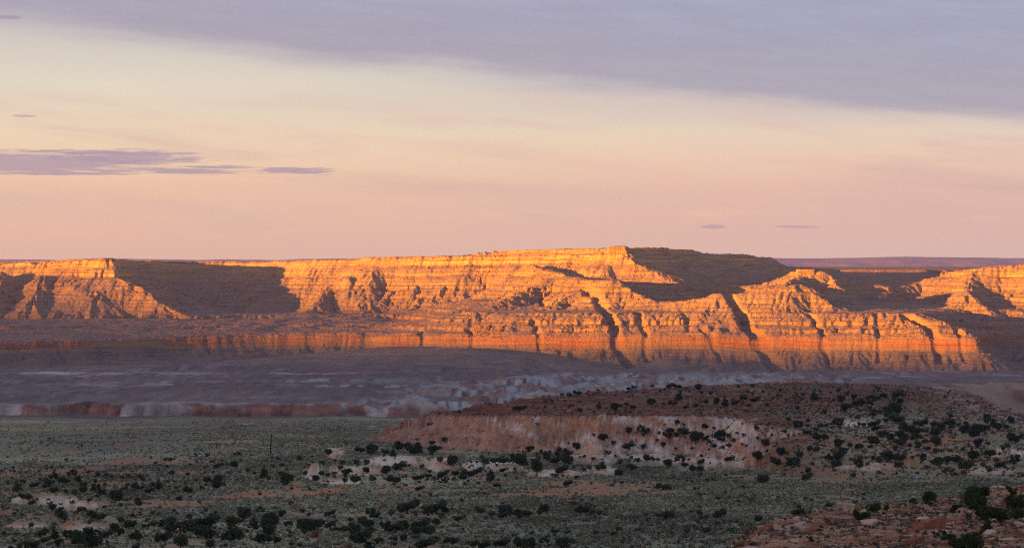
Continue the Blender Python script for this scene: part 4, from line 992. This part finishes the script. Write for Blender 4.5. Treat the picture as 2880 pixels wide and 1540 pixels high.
DB = [(1250, 1060, 90, 'tall grey bush left of the pale slab'), (1360, 1110, 90, 'sparse grey bush growing over the pale slab'), (1680, 1120, 110, 'wide grey bush left of the lower green clump'), (490, 1160, 80, 'low grey bush on the left shoulder of the outcrop'),
      (330, 1155, 80, 'grey bush near the left skyline of the outcrop'), (1630, 965, 80, 'grey bush beside the left of the largest green bush'), (1410, 1050, 70, 'small dark grey bush below the skyline bush'), (920, 1110, 60, 'little grey bush between two green bushes and the pale slab'),
      (140, 1230, 44, 'tiny grey bush on the outcrop edge'), (740, 1200, 60, 'grey bush on red soil mid outcrop'), (1120, 1315, 44, 'tiny grey bush on the bottom slab'), (2060, 1190, 60, 'grey bush at right below the dark bushes')]
for i, (a, b, w, lab) in enumerate(DB):
    u, v, w = 2160 + a / 2.993, 1080 + b / 2.993, w / 2.993
    X, Yv, z = at(u, v + w * .3, 150, 430)
    t = dict(u=u, v=v, w=w, sh='ragged' if i % 2 == 0 else 'round', X=X, Y=Yv, z=z, W=w / F * Yv * 1.1, label=lab)
    place_plant('dry_bush', t, DRY[i % 2][0], DRY[i % 2][1], 'bush', 'dry grey bushes on the near outcrop')

# --- ground cover: sagebrush and grass tufts
def cover(name, n, wfun, size, tris, cols, label, y0, y1, seed, hmul=.8):
    rng = np.random.RandomState(seed)
    dY = np.gradient(gY)[:, None]; w = wfun() * (gx * 0 + 1) * dY * gy * ((gy > y0) & (gy < y1)) * (np.abs(gs)[None, :] < .235)
    cdf = np.cumsum(w.ravel()); cdf /= cdf[-1]
    k = np.searchsorted(cdf, rng.rand(n)); i, j = np.unravel_index(k, w.shape)
    X = gx[i, j] + rng.uniform(-.5, .5, n) * (gs[1] - gs[0]) * gy[i, j]; Yv = gy[i, j] + rng.uniform(-.5, .5, n) * dY[i, 0]; z = gZ[i, j]
    sz = size * np.exp(rng.normal(0, .35, n))
    T = tris; P = np.repeat(np.stack([X, Yv, z], 1), T, 0); S_ = np.repeat(sz, T)
    d = rng.normal(size=(n * T, 3)); d /= np.linalg.norm(d, axis=1)[:, None]; d[:, 2] = np.abs(d[:, 2]) * hmul
    c = P + d * S_[:, None] * .42 * rng.uniform(.4, 1, (n * T, 1))
    a = rng.normal(size=(n * T, 3)); a /= np.linalg.norm(a, axis=1)[:, None]; b = np.cross(a, rng.normal(size=(n * T, 3))); b /= np.linalg.norm(b, axis=1)[:, None]
    q = (S_ * .36)[:, None]
    V = np.stack([c - a * q, c + a * q, c + b * q * 1.4 + np.array([0, 0, .2]) * q], 1).reshape(-1, 3)
    cols = np.array(cols, np.float32); ci = rng.randint(0, len(cols), n)
    col = cols[ci] * rng.uniform(.85, 1.15, (n, 1)); tone = 1 + .5 * fbm(X / 110, Yv / 260, 3, 197) + .35 * fbm(X / 30, Yv / 50, 2, 198); col = col * tone[:, None]; col = np.repeat(col, T * 3, 0) * rng.uniform(.85, 1.15, (n * T * 3, 1))
    return obj(name, mesh_np(name, V.astype(np.float32), np.arange(len(V)).reshape(-1, 3), M_COVER, col, False), None, 'stuff', label=label, category='ground cover')
# masks for the cover
n_a = fbm(gx / 70, gy / 110, 4, 150); n_b = fbm(gx / 14, gy / 20, 4, 152)
sd_mask = sst(n_a + .75 * n_b, .10, .42)
sand_b = np.maximum(sst((gcol[:, :, 0] / (gcol[:, :, 1] + 1e-3)), 1.35, 1.8), sst(gcol[:, :, 0], .34, .46))
cover('sagebrush', 95000, lambda: (1 - .96 * np.clip(sd_mask + sand_b, 0, 1)) * (gnear < .5) * (ghw < .5) * (.35 + sst(n_b, -.3, .3)) * np.interp(gy, [450, 900, 1400, 2200, 2400], [1, .9, .4, .12, .02]) * np.maximum(sst(gu + 90 * n_a, 330, 720), np.interp(gv, [1290, 1340], [.3, 1])), .85, 7,
      [(.26, .26, .17), (.245, .25, .16), (.21, .22, .145), (.30, .275, .155), (.15, .155, .11), (.23, .18, .12)], 'low grey-green sagebrush covering the plain', 420, 2400, 21)
cover('hillside_brush', 9000, lambda: (ghw > .5) * (.2 + sst(n_b, -.1, .4)) * np.where(gu > 2150, 2.2, .6), 1.1, 7,
      [(.15, .16, .12), (.09, .10, .075), (.20, .18, .13), (.14, .09, .07)], 'low brush dotted over the red hill', 850, 2000, 22)
cover('grass_tufts', 9000, lambda: (gnear > .5) * (.25 + sst(fbm(gx / 6, gy / 6, 3, 400), -.1, .3)), .34, 12,
      [(.20, .18, .11), (.13, .13, .09), (.24, .20, .13), (.09, .09, .07)], 'dry grass tufts on the near red outcrop', 150, 420, 23)

# --- loose stones
def rocks(name, P, sz, mat, col, label, seed):
    rng = np.random.RandomState(seed); n = len(sz)
    B = np.array([(x_, y_, z_) for z_ in (-1, 1) for y_ in (-1, 1) for x_ in (-1, 1)], float)
    Q = np.array([(0, 2, 3, 1), (4, 5, 7, 6), (0, 1, 5, 4), (2, 6, 7, 3), (0, 4, 6, 2), (1, 3, 7, 5)])
    V = B[None] * np.array([.5, .5, .36]) * (1 + rng.uniform(-.38, .25, (n, 8, 1))) + rng.uniform(-.1, .1, (n, 8, 3))
    V *= rng.uniform(.7, 1.4, (n, 1, 3)) * sz[:, None, None]
    a = rng.uniform(0, 6.28, n)[:, None]; c, s_ = np.cos(a), np.sin(a)
    V = np.stack([V[:, :, 0] * c - V[:, :, 1] * s_, V[:, :, 0] * s_ + V[:, :, 1] * c, V[:, :, 2]], -1) + P[:, None, :]
    Qs = (Q[None] + (np.arange(n) * 8)[:, None, None]).reshape(-1, 4)
    cc = None; at2 = None
    if mat is M_MESA: at2 = {'zs': V[:, :, 2].ravel(), 'talus': np.full(n * 8, .3)}
    else: cc = np.repeat(np.array(col)[rng.randint(0, len(col), n)] * rng.uniform(.8, 1.2, (n, 1)), 8, 0)
    return obj(name, mesh_np(name, V.reshape(-1, 3), Qs, mat, cc, False, at2), None, 'stuff', label=label, category='stones')
def mesa_boulders():
    s, Y, x, y, Z, above, sl = mesa_grid; rng = np.random.RandomState(31)
    w = (above > .5) * sst(sl, .2, .5) * (1 - sst(sl, 1.2, 2)) * sst(fbm(x / 130, y / 130, 3, 57), -.1, .35) * (Z > -215) * np.gradient(Y)[:, None]
    w = w * (1 + 2.5 * np.exp(-((x / y * F + UC - 1450) / 260) ** 2)) * (Y[:, None] < 6800)
    cdf = np.cumsum(w.ravel()); cdf /= cdf[-1]; n = 16000
    i, j = np.unravel_index(np.searchsorted(cdf, rng.rand(n)), w.shape)
    P = np.stack([x[i, j], y[i, j], Z[i, j]], 1); sz = 1.9 * np.exp(rng.normal(0, .42, n)).clip(.3, 2.6)
    rocks('mesa_boulders', P, sz, M_MESA, None, 'fallen sandstone boulders strewn over the mesa slopes', 32)
mesa_boulders()
rng = np.random.RandomState(41)
w_ = (gnear > .5) * np.gradient(gY)[:, None] * (.2 + sst(fbm(gx / 9, gy / 9, 3, 410), 0, .3)) * (gy > 180); cdf = np.cumsum(w_.ravel()); cdf /= cdf[-1]
i_, j_ = np.unravel_index(np.searchsorted(cdf, rng.rand(2600)), w_.shape)
rocks('outcrop_rubble', np.stack([gx[i_, j_], gy[i_, j_], gZ[i_, j_]], 1), .32 * np.exp(rng.normal(0, .5, 2600)), M_GROUND, [(.34, .17, .11), (.44, .29, .22), (.26, .11, .07)], 'loose red stones lying on the near outcrop', 42)
i_, j_ = np.unravel_index(np.searchsorted(cdf, rng.rand(260)), w_.shape)
rocks('outcrop_slabs', np.stack([gx[i_, j_], gy[i_, j_], gZ[i_, j_] - .15], 1), 1.1 * np.exp(rng.normal(0, .4, 260)), M_GROUND, [(.40, .20, .12), (.54, .36, .26), (.30, .12, .07)], 'larger broken red slabs bedded in the near outcrop', 44)
w_ = (ghw > .5) * np.gradient(gY)[:, None] * (sst(fbm(gx / 40, gy / 12, 3, 411), .0, .3) + .05) * (gy > 1000); cdf = np.cumsum(w_.ravel()); cdf /= cdf[-1]
i_, j_ = np.unravel_index(np.searchsorted(cdf, rng.rand(2600)), w_.shape)
rocks('hill_rubble', np.stack([gx[i_, j_], gy[i_, j_], gZ[i_, j_]], 1), 1.0 * np.exp(rng.normal(0, .45, 2600)), M_GROUND, [(.26, .13, .09), (.34, .22, .17), (.18, .08, .055)], 'broken sandstone blocks along the ledges of the red hill', 43)

# --- utility pole, post, road
def tube_mesh(name, pts, mat, n=10):
    V = []; Q = []
    for k, (x, y, z, r) in enumerate(pts):
        for q in range(n): V.append((x + r * math.cos(q * 6.2832 / n), y + r * math.sin(q * 6.2832 / n), z))
        if k: Q += [((k - 1) * n + q, (k - 1) * n + (q + 1) % n, k * n + (q + 1) % n, k * n + q) for q in range(n)]
    return mesh_np(name, np.array(V), np.array(Q), mat, None, True)
X, Yv, z = at(759.5, 1280)
H_ = 62.5 / F * Yv
e = bpy.data.objects.new('utility_pole', None); link(e); e.location = (X, Yv, z)
e['label'] = 'tall dark wooden pole standing alone on the grey-green plain'; e['category'] = 'pole'
lean = 2.4 / F * Yv
link(bpy.data.objects.new('shaft', tube_mesh('shaft', [(0, 0, -1, .36), (lean * .1, 0, H_ * .1, .35), (lean * .5, 0, H_ * .5, .31), (lean, 0, H_ * .97, .26), (lean, 0, H_ * .972, .02)], M_WOOD)), e)
link(bpy.data.objects.new('top_pin', tube_mesh('top_pin', [(lean, 0, H_ * .965, .05), (lean, 0, H_, .05), (lean, 0, H_ + .01, .005)], M_WOOD)), e)
X, Yv, z = at(864, 1278.5)
o = obj('wooden_post', tube_mesh('wooden_post', [(X, Yv, z - .5, .16), (X, Yv, z + 1.3, .15), (X, Yv, z + 1.32, .02)], M_WOOD), None, None, label='short dark post far right of the tall pole', category='post')
P = [at(u, v)[:3] for u, v in [(-60, 1309), (0, 1309.5), (80, 1310), (150, 1310.5), (220, 1310), (290, 1309), (350, 1306.5), (400, 1303), (445, 1298)]]
P = np.array(P); tt = np.linspace(0, len(P) - 1, 160); rx = np.interp(tt, range(len(P)), P[:, 0]); ry = np.interp(tt, range(len(P)), blur(P[:, 1:2], 0)[:, 0])
V = []; 
for k in range(160):
    for off in (-4.2, -1.4, 1.4, 4.2):
        yy = ry[k] + off; V.append((rx[k], yy, float(zat(rx[k], yy)) + .45 - (0.5 if abs(off) > 4 else 0)))
obj('road', mesh_np('road', np.array(V), grid_faces(160, 4), M_ROAD), None, 'structure')


#OBJECTS_END
# haze
def haze():
    x0, x1, y0, y1, z0, z1 = -30000, 30000, -34000, 48000, -340, 1500
    V = np.array([(x, y, z) for z in (z0, z1) for y in (y0, y1) for x in (x0, x1)], np.float32)
    Q = np.array([(0, 2, 3, 1), (4, 5, 7, 6), (0, 1, 5, 4), (2, 6, 7, 3), (0, 4, 6, 2), (1, 3, 7, 5)])
    m = bpy.data.materials.new('thin_haze'); m.use_nodes = True; m.node_tree.nodes.clear(); g = NT(m.node_tree)
    o = g.add('ShaderNodeOutputMaterial'); v = g.add('ShaderNodeVolumePrincipled'); g.l.new(v.outputs[0], o.inputs['Volume'])
    v.inputs['Color'].default_value = (.36, .36, 1.0, 1); v.inputs['Density'].default_value = HAZE; v.inputs['Anisotropy'].default_value = .2
    obj('haze', mesh_np('haze', V, Q, m, None, False), None, 'stuff')
HAZE = 1.6e-5
haze()
